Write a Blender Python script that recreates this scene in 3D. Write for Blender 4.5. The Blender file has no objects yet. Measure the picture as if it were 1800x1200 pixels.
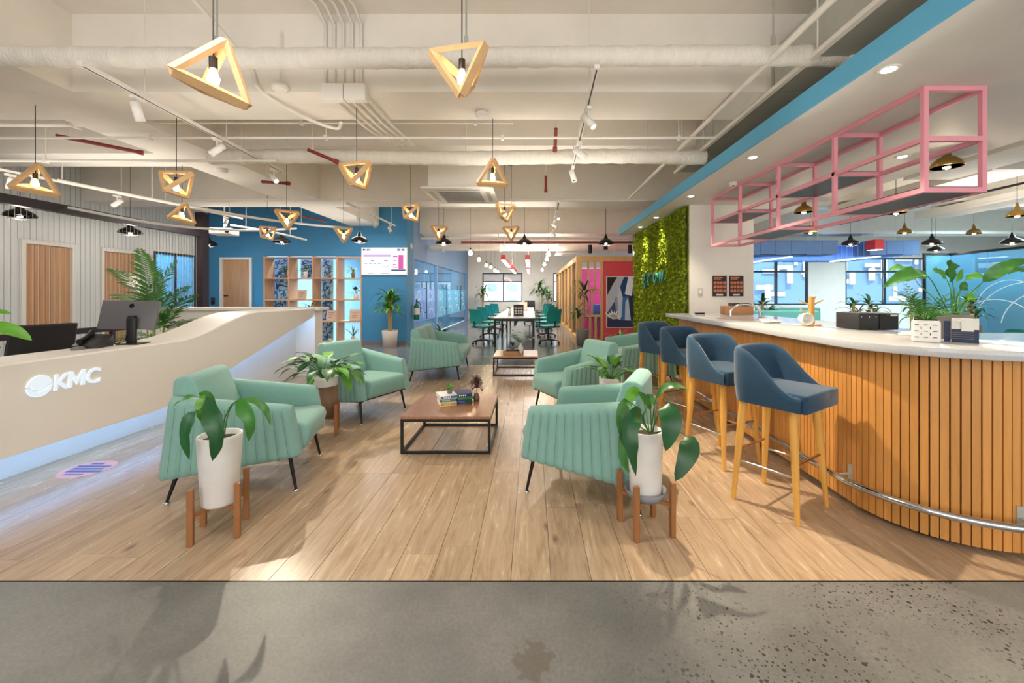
import bpy, math, random
from mathutils import Vector, Matrix, noise
RN = random.Random(11)
S = bpy.context.scene
COL = S.collection
PI = math.pi
V = Vector
# ---------------------------------------------------------------- camera
F, CX, CY, H = 735.0, 935.0, 515.0, 1.35          # focal in px of an 1800 wide frame, eye height in m
cam = bpy.data.cameras.new('camera'); co = bpy.data.objects.new('camera', cam); COL.objects.link(co)
co.location = (0, 0, H); co.rotation_euler = (PI/2, 0, 0)
cam.sensor_width = 36; cam.lens = F/1800*36; cam.shift_x = -(CX-900)/1800; cam.shift_y = -(600-CY)/1800
cam.clip_start = .05; cam.clip_end = 300
S.camera = co
S.view_settings.view_transform = 'Standard'; S.view_settings.look = 'None'
S.view_settings.gamma = 1; S.view_settings.use_curve_mapping = False
S.view_settings.exposure = 0.10
# ---------------------------------------------------------------- world
w = bpy.data.worlds.new('sky'); S.world = w; w.use_nodes = True
bg = w.node_tree.nodes['Background']; bg.inputs[0].default_value = (.80, .90, 1, 1); bg.inputs[1].default_value = 1.9
# ---------------------------------------------------------------- lights
def aim(o, d):
    o.rotation_euler = V(d).to_track_quat('-Z', 'Y').to_euler()
def lamp(kind, loc, power, color=(1, .86, .68), d=None, size=.04, spot=60, blend=.5, sy=None):
    l = bpy.data.lights.new('lamp_light', kind); l.energy = power; l.color = color
    if kind == 'SPOT': l.spot_size = math.radians(spot); l.spot_blend = blend; l.shadow_soft_size = size
    elif kind == 'POINT': l.shadow_soft_size = size
    elif kind == 'SUN': l.angle = .01
    else:
        l.size = size
        if sy: l.shape = 'RECTANGLE'; l.size_y = sy
    o = bpy.data.objects.new('lamp_light', l); COL.objects.link(o); o.location = loc
    if d is not None: aim(o, d)
    o['kind'] = 'helper'
    return o
WARM = (1, .80, .56); NEUT = (1, .90, .78); COOL = (.75, .88, 1)
# sun, and an added area lamp behind the camera as fill for window daylight
s_ = lamp('SUN', (0, -20, 20), 2.6, (1, .97, .92), (.25, 1, -1))
lamp('AREA', (1.0, -3.2, 2.0), 210, (1, .95, .89), (0, 1, .05), 10, sy=2.6)
# added area lamps below the ceiling that fill the hall with light
for x, y, p in ((-6.3, 4.0, 48), (-6.2, 8.5, 40), (-1.2, 1.6, 30), (3.6, 1.0, 24), (0, 13.5, 110), (-.3, 18.5, 130), (-1.7, 4.4, 26), (6.1, 8.0, 110), (12, 12, 90), (6.5, 5, 70), (-4, 9.7, 30)):
    lamp('AREA', (x, y, 2.95), p*.85, (1, .94, .87) if y < 9 else (1, .95, .91), (0, 0, -1), 1.6, sy=.5)
# added upward area lamps that brighten the ceiling, beyond the pendants' own light
for x, y, p in ((-2.5, 3.4, 6), (.2, 5.2, 13), (-5.5, 5.5, 12), (1.2, 2.4, 3), (-.5, 8.8, 14), (0, 13.5, 34), (0, 18, 34), (7, 6.5, 22), (10, 7.5, 20), (-4.5, 9.2, 8)):
    lamp('AREA', (x, y, 2.62), p*1.15, (1, .93, .84), (0, 0, 1), 2.0, sy=2.0)
# ---------------------------------------------------------------- materials
def lin(h):
    if isinstance(h, str):
        h = h.lstrip('#'); c = [int(h[i:i+2], 16)/255 for i in (0, 2, 4)]
    else: c = [x/255 for x in h]
    return tuple((x/12.92 if x <= .04045 else ((x+.055)/1.055)**2.4) for x in c) + (1,)
def mat(name, col, rough=.5, metal=0, var=0, scale=8, bump=0, bscale=60, emit=None, es=0, stretch=None, objvar=0, coat=0, sheen=0, spec=.5):
    m = bpy.data.materials.new(name); m.use_nodes = True; nt = m.node_tree; N = nt.nodes; L = nt.links
    p = N['Principled BSDF']; c = lin(col)
    p.inputs['Base Color'].default_value = c; p.inputs['Roughness'].default_value = rough; p.inputs['Metallic'].default_value = metal
    p.inputs['Specular IOR Level'].default_value = spec
    if coat: p.inputs['Coat Weight'].default_value = coat; p.inputs['Coat Roughness'].default_value = .15
    if sheen: p.inputs['Sheen Weight'].default_value = sheen; p.inputs['Sheen Roughness'].default_value = .4
    if emit: p.inputs['Emission Color'].default_value = lin(emit); p.inputs['Emission Strength'].default_value = es
    tc = N.new('ShaderNodeTexCoord'); vec = tc.outputs['Object']
    if objvar:
        oi = N.new('ShaderNodeObjectInfo'); ad = N.new('ShaderNodeVectorMath'); ad.operation = 'ADD'
        ml = N.new('ShaderNodeMath'); ml.operation = 'MULTIPLY'; ml.inputs[1].default_value = 50
        L.new(oi.outputs['Random'], ml.inputs[0]); L.new(vec, ad.inputs[0]); L.new(ml.outputs[0], ad.inputs[1]); vec = ad.outputs[0]
    if stretch:
        mp = N.new('ShaderNodeMapping'); mp.inputs['Scale'].default_value = stretch; L.new(vec, mp.inputs[0]); vec = mp.outputs[0]
    base = None
    if var:
        n = N.new('ShaderNodeTexNoise'); n.inputs['Scale'].default_value = scale; n.inputs['Detail'].default_value = 5; n.inputs['Roughness'].default_value = .65
        L.new(vec, n.inputs[0])
        r = N.new('ShaderNodeValToRGB'); e = r.color_ramp.elements
        e[0].position = .32; e[1].position = .68
        e[0].color = tuple(x*(1-var) for x in c[:3])+(1,); e[1].color = tuple(min(1, x*(1+var*.6)) for x in c[:3])+(1,)
        L.new(n.outputs[0], r.inputs[0]); base = r.outputs[0]
    if objvar:
        oi2 = N.new('ShaderNodeObjectInfo'); mr = N.new('ShaderNodeMapRange'); mr.inputs[3].default_value = 1-objvar; mr.inputs[4].default_value = 1+objvar
        L.new(oi2.outputs['Random'], mr.inputs[0])
        hs = N.new('ShaderNodeHueSaturation'); L.new(mr.outputs[0], hs.inputs['Value'])
        if base: L.new(base, hs.inputs['Color'])
        else: hs.inputs['Color'].default_value = c
        base = hs.outputs[0]
    if base: L.new(base, p.inputs['Base Color'])
    if bump:
        n2 = N.new('ShaderNodeTexNoise'); n2.inputs['Scale'].default_value = bscale; n2.inputs['Detail'].default_value = 3
        L.new(vec, n2.inputs[0]); b = N.new('ShaderNodeBump'); b.inputs['Strength'].default_value = bump; b.inputs['Distance'].default_value = .01
        L.new(n2.outputs[0], b.inputs['Height']); L.new(b.outputs[0], p.inputs['Normal'])
    return m
def glow(name, col, s):
    m = bpy.data.materials.new(name); m.use_nodes = True; nt = m.node_tree; nt.nodes.clear()
    e = nt.nodes.new('ShaderNodeEmission'); e.inputs[0].default_value = lin(col); e.inputs[1].default_value = s
    o = nt.nodes.new('ShaderNodeOutputMaterial'); nt.links.new(e.outputs[0], o.inputs[0]); return m
def glassm(name, tint='#ffffff', gloss=.10, frost=0, fc='#9fe0ee'):
    m = bpy.data.materials.new(name); m.use_nodes = True; nt = m.node_tree; nt.nodes.clear(); N = nt.nodes; L = nt.links
    t = N.new('ShaderNodeBsdfTransparent'); t.inputs[0].default_value = lin(tint)
    g = N.new('ShaderNodeBsdfGlossy'); g.inputs[1].default_value = .02
    fr = N.new('ShaderNodeFresnel'); fr.inputs[0].default_value = 1.45
    mx = N.new('ShaderNodeMixShader'); L.new(fr.outputs[0], mx.inputs[0]); L.new(t.outputs[0], mx.inputs[1]); L.new(g.outputs[0], mx.inputs[2])
    out = mx
    if frost:
        d = N.new('ShaderNodeBsdfDiffuse'); d.inputs[0].default_value = lin(fc)
        tl = N.new('ShaderNodeBsdfTranslucent'); tl.inputs[0].default_value = lin(fc)
        m1 = N.new('ShaderNodeMixShader'); m1.inputs[0].default_value = .5; L.new(d.outputs[0], m1.inputs[1]); L.new(tl.outputs[0], m1.inputs[2])
        m2 = N.new('ShaderNodeMixShader'); m2.inputs[0].default_value = frost; L.new(mx.outputs[0], m2.inputs[1]); L.new(m1.outputs[0], m2.inputs[2]); out = m2
    o = N.new('ShaderNodeOutputMaterial'); L.new(out.outputs[0], o.inputs[0]); return m
M = {}
M['ceil'] = mat('ceiling_paint', '#ebe4d9', .85, var=.05, scale=2)
M['white'] = mat('white_paint', '#e9e4dc', .6, var=.03, scale=3)
M['pipe'] = mat('white_pipe_paint', '#e8e2d8', .5)
M['wrap'] = mat('wrapped_pipe', '#e6dfd3', .55, var=.06, scale=5, bump=1.0, bscale=22, stretch=(3, 1, 1))
M['bluew'] = mat('blue_wall_paint', '#3c86b4', .6, var=.05, scale=1.5)
M['lilac'] = mat('slate_blue_wall_paint', '#7c9cc4', .6, var=.04, scale=1.5)
M['panelw'] = mat('white_panelling', '#d9dbdb', .55, var=.03, scale=3)
M['fascia'] = mat('sky_blue_fascia', '#5fb2d8', .6)
M['doorw'] = mat('oak_door', '#c4946a', .5, var=.14, scale=3, stretch=(6, 6, .5))
M['oak'] = mat('oak_frame', '#d2a468', .5, var=.12, scale=3, stretch=(4, 4, .6))
M['shelfw'] = mat('oak_shelf', '#cfa27c', .5, var=.10, scale=3, stretch=(1, 6, 1))
M['slat'] = mat('bar_slat_wood', '#cf9048', .42, var=.10, scale=4, stretch=(12, 12, .8), objvar=.10)
M['slatback'] = mat('bar_backing', '#b0763a', .7)
M['quartz'] = mat('quartz', '#bcbcbc', .12, var=.10, scale=160)
M['desk'] = mat('white_solid_surface', '#f7f0e6', .32)
M['mint'] = mat('mint_velvet', '#80aa9f', .85, var=.05, scale=30, bump=.12, bscale=300, sheen=.25)
M['mintd'] = mat('mint_stitching', '#648c7b', .9)
M['navy'] = mat('navy_velvet', '#1d3f57', .9, var=.16, scale=7, bump=.1, bscale=250, sheen=.35)
M['beech'] = mat('beech_leg', '#d9a04a', .45, var=.10, scale=4, stretch=(8, 8, .8))
M['teak'] = mat('teak_stand', '#9a6538', .5, var=.18, scale=5, stretch=(8, 8, .8))
M['walnut'] = mat('walnut_top', '#9a6c4c', .3, var=.25, scale=4, stretch=(12, .8, 1), coat=.3)
M['oaktop'] = mat('oak_top', '#bb8a5f', .3, var=.15, scale=4, stretch=(12, .8, 1), coat=.3)
M['black'] = mat('black_metal', '#15130f', .4, metal=.3)
M['blackp'] = mat('black_plastic', '#1b1b1e', .45)
M['darkpost'] = mat('dark_brown_post', '#2a2026', .5)
M['mesh'] = mat('black_mesh_fabric', '#1a1718', .8)
M['chrome'] = mat('chrome', '#cfd2d6', .14, metal=1)
M['steel'] = mat('galvanised_steel', '#bdbeb6', .42, metal=.35, var=.06, scale=3)
M['pink'] = mat('pink_steel', '#f09fac', .45)
M['graysh'] = mat('charcoal_shelf', '#4b474a', .45, var=.05)
M['pend'] = mat('pine_pendant', '#e0b784', .5, var=.10, scale=14)
M['bulb'] = glow('warm_bulb', '#ffdba8', 26)
M['bulbw'] = glow('white_bulb', '#fff3e0', 16)
M['downl'] = glow('downlight_lens', '#fff6e6', 14)
M['led'] = glow('blue_led_strip', '#7fbcff', 16)
M['letter'] = mat('backlit_letter', '#dfe6ea', .3, metal=.2, emit='#d8ecff', es=.55)
M['leaf'] = mat('leaf_green', '#3c7a2c', .4, var=.30, scale=9, objvar=.15)
M['leafd'] = mat('leaf_dark_green', '#1f5528', .38, var=.30, scale=9, objvar=.15)
M['leafb'] = mat('leaf_bright_green', '#5f9c2e', .4, var=.25, scale=9, objvar=.2)
M['leafp'] = mat('palm_green', '#4f8a35', .5, var=.30, scale=9, objvar=.2)
M['leafv'] = mat('variegated_leaf', '#7f9c6c', .5, var=.4, scale=30)
M['leafr'] = mat('burgundy_leaf', '#5a3230', .5, var=.35, scale=20)
M['euc'] = mat('eucalyptus_leaf', '#8fa888', .6, var=.25, scale=30)
M['stemy'] = mat('yellow_green_stem', '#9aa84a', .5)
M['stemg'] = mat('green_stem', '#4b7d34', .5)
M['trunk'] = mat('cane_trunk', '#b8a070', .8, var=.25, scale=20, stretch=(1, 1, 8))
M['soil'] = mat('soil', '#3b2a20', .95, var=.4, scale=60, bump=.6, bscale=80)
M['potw'] = mat('white_ceramic', '#e3dfd9', .45, var=.05, scale=6, bump=.15, bscale=25)
M['potg'] = mat('light_grey_pot', '#cdc5bb', .6, var=.06, scale=8)
M['potd'] = mat('grey_pot', '#77716d', .6, var=.1, scale=8)
M['potbr'] = mat('brown_sleeve', '#8a6a52', .6, var=.15, scale=5, stretch=(8, 8, 1))
M['saucer'] = mat('grey_saucer', '#86848c', .55)
M['moss'] = mat('moss', '#84942a', 1, var=.5, scale=28, bump=1.0, bscale=90)
M['mosstuft'] = mat('moss_tuft', '#98a62c', 1, var=.45, scale=14, spec=.05)
M['teal'] = mat('teal_plastic', '#1a938a', .5)
M['tealf'] = mat('teal_lettering', '#0e7a6a', .5)
M['turq'] = mat('turquoise_upholstery', '#64b5b0', .7)
M['red'] = mat('coral_red_paint', '#d8424a', .5)
M['redp'] = mat('dark_red_pipe', '#7c1f1c', .45)
M['magenta'] = mat('magenta_wall', '#d65aa4', .6)
M['redlamp'] = mat('red_lamp_body', '#d63038', .45)
M['tube'] = glow('tube_light', '#fffaf0', 7)
M['frame'] = mat('dark_teal_window_frame', '#1f3a46', .5)
M['whitetop'] = mat('white_laminate', '#d9d3ce', .25)
M['paper'] = mat('paper', '#e8e4dc', .8)
M['cream'] = mat('cream_card', '#d9b9a4', .7)
M['navyp'] = mat('navy_print', '#2a3552', .6)
M['bookb'] = mat('blue_book_cover', '#3b6ea8', .5)
M['bookn'] = mat('navy_book_cover', '#202f5c', .5)
M['bookg'] = mat('green_book_cover', '#4f7a54', .5)
M['bookt'] = mat('tan_book_cover', '#b98a5a', .6)
M['bookk'] = mat('dark_brown_book_cover', '#3a2a26', .6)
M['yellow'] = mat('yellow_print', '#e5c32a', .6)
M['poster'] = mat('dark_poster', '#2a2020', .6)
M['posterp'] = mat('menu_picture', '#d07a54', .6, var=.4, scale=60)
M['baffle'] = mat('blue_acoustic_felt', '#7394c8', .8, var=.06, scale=3)
M['glass'] = glassm('clear_glass')
M['glassb'] = glassm('pale_blue_glass', '#d4ecf6', frost=.10, fc='#9fd0ee')
M['frost'] = glassm('frosted_cyan_film', '#e0f6ff', frost=.62, fc='#a5e2f2')
M['frostl'] = glassm('frosted_grey_blue_film', '#e0ecff', frost=.5, fc='#b4d0ea')
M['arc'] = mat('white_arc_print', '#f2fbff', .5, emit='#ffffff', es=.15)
M['blind'] = glassm('roller_blind', '#e8e2e0', frost=.6, fc='#d8d0cc')
M['bpattern'] = mat('pale_blue_film', '#a8d2ee', .5)
M['bleaf'] = mat('dark_blue_leaf_print', '#1d5aa6', .5)
M['carpet'] = mat('blue_carpet', '#3a5680', .9)
M['screen'] = glow('screen_white', '#f4f6ff', 1.15)
M['scrp'] = glow('screen_pink', '#e46ab4', .95); M['scrl'] = glow('screen_lilac', '#d9b4e6', 1.0)
M['scrd'] = glow('screen_dark', '#40586c', .7)
M['brass'] = mat('brass_shade', '#9c7a3c', .35, metal=.7)
M['darkshade'] = mat('dark_enamel_shade', '#26231f', .35, metal=.4)
M['facade'] = mat('distant_facade', '#eef1f2', .8); M['facwin'] = mat('distant_window', '#8fb4c4', .4)
M['grn'] = mat('green_extinguisher', '#0f6b4c', .35)
M['decal'] = mat('pink_floor_decal', '#e3a7a8', .35); M['decalb'] = mat('blue_decal_print', '#3a4f9a', .4)
M['bronze'] = mat('dark_bronze', '#2e2a28', .4, metal=.5)
M['grille'] = mat('grey_grille', '#b4b2ab', .5)
M['taupe'] = mat('taupe_shell', '#8c7468', .6)
M['copper'] = mat('copper_bar', '#b98c68', .35, metal=.9)
M['brownbox'] = mat('brown_cardboard', '#a8764e', .7)
M['sky'] = None
# floor boards: grain running along the board, each board its own tone
def wood_floor():
    m = mat('oak_floorboard', '#cda06c', .27, var=0, objvar=0); nt = m.node_tree; N = nt.nodes; L = nt.links; p = N['Principled BSDF']
    tc = N['Texture Coordinate']; oi = N.new('ShaderNodeObjectInfo')
    ml = N.new('ShaderNodeMath'); ml.operation = 'MULTIPLY'; ml.inputs[1].default_value = 90; L.new(oi.outputs['Random'], ml.inputs[0])
    ad = N.new('ShaderNodeVectorMath'); L.new(tc.outputs['Object'], ad.inputs[0]); L.new(ml.outputs[0], ad.inputs[1])
    mp = N.new('ShaderNodeMapping'); mp.inputs['Scale'].default_value = (9, .9, 9); L.new(ad.outputs[0], mp.inputs[0])
    n = N.new('ShaderNodeTexNoise'); n.inputs['Scale'].default_value = 2.6; n.inputs['Detail'].default_value = 8; n.inputs['Roughness'].default_value = .7; n.inputs['Distortion'].default_value = .8
    L.new(mp.outputs[0], n.inputs[0])
    r = N.new('ShaderNodeValToRGB'); e = r.color_ramp.elements
    e[0].position = .30; e[0].color = lin('#a37d58'); e[1].position = .66; e[1].color = lin('#cfae86')
    e2 = e.new(.48); e2.color = lin('#c09d74')
    L.new(n.outputs[0], r.inputs[0])
    # knots
    mp2 = N.new('ShaderNodeMapping'); mp2.inputs['Scale'].default_value = (5, 1.9, 5); L.new(ad.outputs[0], mp2.inputs[0])
    vo = N.new('ShaderNodeTexVoronoi'); vo.inputs['Scale'].default_value = 1.0; L.new(mp2.outputs[0], vo.inputs[0])
    kr = N.new('ShaderNodeValToRGB'); kr.color_ramp.elements[0].position = .02; kr.color_ramp.elements[0].color = (.32, .25, .2, 1); kr.color_ramp.elements[1].position = .12; kr.color_ramp.elements[1].color = (1, 1, 1, 1)
    L.new(vo.outputs[0], kr.inputs[0])
    mu = N.new('ShaderNodeMixRGB'); mu.blend_type = 'MULTIPLY'; mu.inputs[0].default_value = .8; L.new(r.outputs[0], mu.inputs[1]); L.new(kr.outputs[0], mu.inputs[2])
    mr = N.new('ShaderNodeMapRange'); mr.inputs[3].default_value = .80; mr.inputs[4].default_value = .95; L.new(oi.outputs['Random'], mr.inputs[0])
    hs = N.new('ShaderNodeHueSaturation'); hs.inputs['Saturation'].default_value = .84; L.new(mr.outputs[0], hs.inputs['Value']); L.new(mu.outputs[0], hs.inputs['Color']); L.new(hs.outputs[0], p.inputs['Base Color'])
    rr = N.new('ShaderNodeMapRange'); rr.inputs[3].default_value = .17; rr.inputs[4].default_value = .34; L.new(n.outputs[0], rr.inputs[0]); L.new(rr.outputs[0], p.inputs['Roughness'])
    b = N.new('ShaderNodeBump'); b.inputs['Strength'].default_value = .12; b.inputs['Distance'].default_value = .004; L.new(n.outputs[0], b.inputs['Height']); L.new(b.outputs[0], p.inputs['Normal'])
    return m
M['board'] = wood_floor()
# polished concrete with exposed dark aggregate in drifting patches
def concrete(name, c0, c1, rough, agg):
    m = mat(name, c0, rough); nt = m.node_tree; N = nt.nodes; L = nt.links; p = N['Principled BSDF']; tc = N['Texture Coordinate']
    n = N.new('ShaderNodeTexNoise'); n.inputs['Scale'].default_value = 1.1; n.inputs['Detail'].default_value = 9; n.inputs['Roughness'].default_value = .62; L.new(tc.outputs['Object'], n.inputs[0])
    r = N.new('ShaderNodeValToRGB'); r.color_ramp.elements[0].position = .35; r.color_ramp.elements[1].position = .66
    r.color_ramp.elements[0].color = lin(c0); r.color_ramp.elements[1].color = lin(c1); L.new(n.outputs[0], r.inputs[0])
    n4 = N.new('ShaderNodeTexNoise'); n4.inputs['Scale'].default_value = 70; n4.inputs['Detail'].default_value = 4; L.new(tc.outputs['Object'], n4.inputs[0])
    fr = N.new('ShaderNodeMapRange'); fr.inputs[1].default_value = .3; fr.inputs[2].default_value = .7; fr.inputs[3].default_value = .86; fr.inputs[4].default_value = 1.1; L.new(n4.outputs[0], fr.inputs[0])
    m0 = N.new('ShaderNodeMixRGB'); m0.blend_type = 'MULTIPLY'; m0.inputs[0].default_value = 1; L.new(r.outputs[0], m0.inputs[1]); L.new(fr.outputs[0], m0.inputs[2])
    col = m0.outputs[0]
    if agg:
        # patch mask: right-hand part of the floor, broken by noise
        sx = N.new('ShaderNodeSeparateXYZ'); L.new(tc.outputs['Object'], sx.inputs[0])
        mx = N.new('ShaderNodeMapRange'); mx.inputs[1].default_value = .25; mx.inputs[2].default_value = .75; L.new(sx.outputs[0], mx.inputs[0])
        n2 = N.new('ShaderNodeTexNoise'); n2.inputs['Scale'].default_value = 3.0; n2.inputs['Detail'].default_value = 2; L.new(tc.outputs['Object'], n2.inputs[0])
        m2 = N.new('ShaderNodeMapRange'); m2.inputs[1].default_value = .42; m2.inputs[2].default_value = .54; L.new(n2.outputs[0], m2.inputs[0])
        mk = N.new('ShaderNodeMath'); mk.operation = 'MULTIPLY'; L.new(mx.outputs[0], mk.inputs[0]); L.new(m2.outputs[0], mk.inputs[1])
        for sc, th in ((46, .24), (85, .26)):
            vo = N.new('ShaderNodeTexVoronoi'); vo.inputs['Scale'].default_value = sc; L.new(tc.outputs['Object'], vo.inputs[0])
            # only some cells hold a dark stone
            sp = N.new('ShaderNodeSeparateXYZ'); L.new(vo.outputs['Color'], sp.inputs[0])
            ct = N.new('ShaderNodeMath'); ct.operation = 'GREATER_THAN'; ct.inputs[1].default_value = .52; L.new(sp.outputs[0], ct.inputs[0])
            rd = N.new('ShaderNodeMath'); rd.operation = 'MULTIPLY'; rd.inputs[1].default_value = th*1.7; L.new(sp.outputs[1], rd.inputs[0])
            lt = N.new('ShaderNodeMath'); lt.operation = 'LESS_THAN'; L.new(vo.outputs[0], lt.inputs[0]); L.new(rd.outputs[0], lt.inputs[1])
            a = N.new('ShaderNodeMath'); a.operation = 'MULTIPLY'; L.new(ct.outputs[0], a.inputs[0]); L.new(lt.outputs[0], a.inputs[1])
            a2 = N.new('ShaderNodeMath'); a2.operation = 'MULTIPLY'; L.new(a.outputs[0], a2.inputs[0]); L.new(mk.outputs[0], a2.inputs[1])
            mm = N.new('ShaderNodeMixRGB'); L.new(a2.outputs[0], mm.inputs[0]); L.new(col, mm.inputs[1]); mm.inputs[2].default_value = lin('#2c2a26'); col = mm.outputs[0]
        # brown stain
        vm = N.new('ShaderNodeVectorMath'); vm.operation = 'SUBTRACT'; vm.inputs[1].default_value = (.01, 1.53, 0); L.new(tc.outputs['Object'], vm.inputs[0])
        sc3 = N.new('ShaderNodeVectorMath'); sc3.operation = 'MULTIPLY'; sc3.inputs[1].default_value = (1, .8, 0); L.new(vm.outputs[0], sc3.inputs[0])
        ln = N.new('ShaderNodeVectorMath'); ln.operation = 'LENGTH'; L.new(sc3.outputs[0], ln.inputs[0])
        n3 = N.new('ShaderNodeTexNoise'); n3.inputs['Scale'].default_value = 22; L.new(tc.outputs['Object'], n3.inputs[0])
        d = N.new('ShaderNodeMath'); d.operation = 'MULTIPLY_ADD'; d.inputs[1].default_value = .14; L.new(n3.outputs[0], d.inputs[0]); L.new(ln.outputs[1], d.inputs[2])
        l3 = N.new('ShaderNodeMapRange'); l3.inputs[1].default_value = .125; l3.inputs[2].default_value = .14; l3.inputs[3].default_value = .6; l3.inputs[4].default_value = 0; L.new(d.outputs[0], l3.inputs[0])
        ms = N.new('ShaderNodeMixRGB'); L.new(l3.outputs[0], ms.inputs[0]); L.new(col, ms.inputs[1]); ms.inputs[2].default_value = lin('#63584a'); col = ms.outputs[0]
    L.new(col, p.inputs['Base Color'])
    rr = N.new('ShaderNodeMapRange'); rr.inputs[3].default_value = rough*.7; rr.inputs[4].default_value = rough*1.3; L.new(n.outputs[0], rr.inputs[0]); L.new(rr.outputs[0], p.inputs['Roughness'])
    return m
M['conc'] = concrete('front_concrete', '#64635f', '#878580', .46, True)
M['concb'] = concrete('polished_concrete', '#6d6f74', '#8d8c8a', .14, False)
# ---------------------------------------------------------------- mesh builder
class MB:
    def __init__(s): s.v = []; s.f = []; s.sm = []
    def add(s, vs, fs, smooth=False, mx=None):
        o = len(s.v)
        s.v += [tuple(mx @ V(v)) if mx else tuple(v) for v in vs]
        s.f += [tuple(i+o for i in f) for f in fs]; s.sm += [smooth]*len(fs); return s
    def box(s, x0, x1, y0, y1, z0, z1, mx=None):
        return s.add([(x0, y0, z0), (x1, y0, z0), (x1, y1, z0), (x0, y1, z0), (x0, y0, z1), (x1, y0, z1), (x1, y1, z1), (x0, y1, z1)],
                     [(0, 3, 2, 1), (4, 5, 6, 7), (0, 1, 5, 4), (1, 2, 6, 5), (2, 3, 7, 6), (3, 0, 4, 7)], False, mx)
    def cb(s, c, d, rz=0, mx=None):
        m = Matrix.Translation(c) @ Matrix.Rotation(rz, 4, 'Z')
        if mx: m = mx @ m
        return s.box(-d[0]/2, d[0]/2, -d[1]/2, d[1]/2, -d[2]/2, d[2]/2, m)
    def tube(s, pts, r, n=8, closed=False, smooth=True, sq=False):
        pts = [V(p) for p in pts]; k = len(pts); rr = r if isinstance(r, (list, tuple)) else [r]*k
        t0 = (pts[1]-pts[0]).normalized(); up = V((0, 0, 1)) if abs(t0.z) < .9 else V((1, 0, 0))
        a = t0.cross(up).normalized(); vs = []
        for i, p in enumerate(pts):
            if closed: t = (pts[(i+1) % k]-pts[i-1]).normalized()
            else: t = (pts[min(i+1, k-1)]-pts[max(i-1, 0)]).normalized()
            a = (a - t*a.dot(t)).normalized(); b = t.cross(a)
            for j in range(n):
                an = 2*PI*(j+.5)/n; vs.append(p+(a*math.cos(an)+b*math.sin(an))*rr[i])
        fs = []
        for i in range(k if closed else k-1):
            for j in range(n):
                i2 = (i+1) % k; fs.append((i*n+j, i*n+(j+1) % n, i2*n+(j+1) % n, i2*n+j))
        s.add(vs, fs, smooth and n > 4)
        if not closed: s.add(vs[:n], [tuple(range(n))[::-1]]); s.add(vs[-n:], [tuple(range(n))])
        return s
    def lathe(s, prof, c=(0, 0, 0), n=20, mx=None, smooth=True):
        vs = []; fs = []
        for r, z in prof:
            for j in range(n): a = 2*PI*j/n; vs.append((c[0]+r*math.cos(a), c[1]+r*math.sin(a), c[2]+z))
        for i in range(len(prof)-1):
            for j in range(n): fs.append((i*n+j, i*n+(j+1) % n, (i+1)*n+(j+1) % n, (i+1)*n+j))
        s.add(vs, fs, smooth, mx)
        if prof[0][0] > 1e-4: s.add(vs[:n], [tuple(range(n))[::-1]], False, mx)
        if prof[-1][0] > 1e-4: s.add(vs[-n:], [tuple(range(n))], False, mx)
        return s
    def prism(s, poly, z0, z1, mx=None):
        n = len(poly); vs = [(x, y, z0) for x, y in poly]+[(x, y, z1) for x, y in poly]
        fs = [tuple(range(n))[::-1], tuple(range(n, 2*n))]+[(i, (i+1) % n, n+(i+1) % n, n+i) for i in range(n)]
        return s.add(vs, fs, False, mx)
    def grid(s, rows, smooth=True, closed=False):
        n = len(rows[0]); vs = [p for r in rows for p in r]; fs = []
        for i in range(len(rows)-1):
            for j in range(n if closed else n-1): fs.append((i*n+j, i*n+(j+1) % n, (i+1)*n+(j+1) % n, (i+1)*n+j))
        return s.add(vs, fs, smooth)
    def mesh(s, name, m=None):
        me = bpy.data.meshes.new(name); me.from_pydata([tuple(v) for v in s.v], [], s.f)
        me.polygons.foreach_set('use_smooth', s.sm); me.update()
        if m is not None: me.materials.append(m if not isinstance(m, str) else M[m])
        return me
    def obj(s, name, m, parent=None, world=False, loc=None, bevel=0, seg=2, smooth=False):
        me = s.mesh(name, m); o = bpy.data.objects.new(name, me); COL.objects.link(o)
        if parent is not None:
            o.parent = parent
            if world: o.matrix_parent_inverse = Matrix.Identity(4); o.location = parent_inv(parent)
        elif loc is not None: o.location = loc
        if bevel:
            b = o.modifiers.new('bevel', 'BEVEL'); b.width = bevel; b.segments = seg; b.limit_method = 'ANGLE'; b.angle_limit = math.radians(35)
            if seg > 1 or smooth: me.polygons.foreach_set('use_smooth', [True]*len(me.polygons))
        return o
def parent_inv(p):
    l = V((0, 0, 0))
    while p is not None: l -= p.location; p = p.parent
    return l
def tag(o, label=None, cat=None, group=None, kind=None):
    if label: o['label'] = label
    if cat: o['category'] = cat
    if group: o['group'] = group
    if kind: o['kind'] = kind
    return o
def E(name, loc, rz=0, label=None, cat=None, group=None, kind=None):
    o = bpy.data.objects.new(name, None); COL.objects.link(o); o.location = loc; o.rotation_euler = (0, 0, rz); o.empty_display_size = .1
    return tag(o, label, cat, group, kind)
def dup(root, loc, rz=0, label=None, group=None, first=False):
    if first: r = root
    else:
        def cp(o, par):
            c = o.copy(); COL.objects.link(c)
            if par is not None: c.parent = par
            for ch in o.children: cp(ch, c)
            return c
        r = cp(root, None)
    r.location = loc; r.rotation_euler = (0, 0, rz)
    if label: r['label'] = label
    if group: r['group'] = group
    return r
def struct(name, mb, m, parent=None, **k):
    o = mb.obj(name, m, parent, **k)
    if parent is None: o['kind'] = 'structure'
    return o
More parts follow.
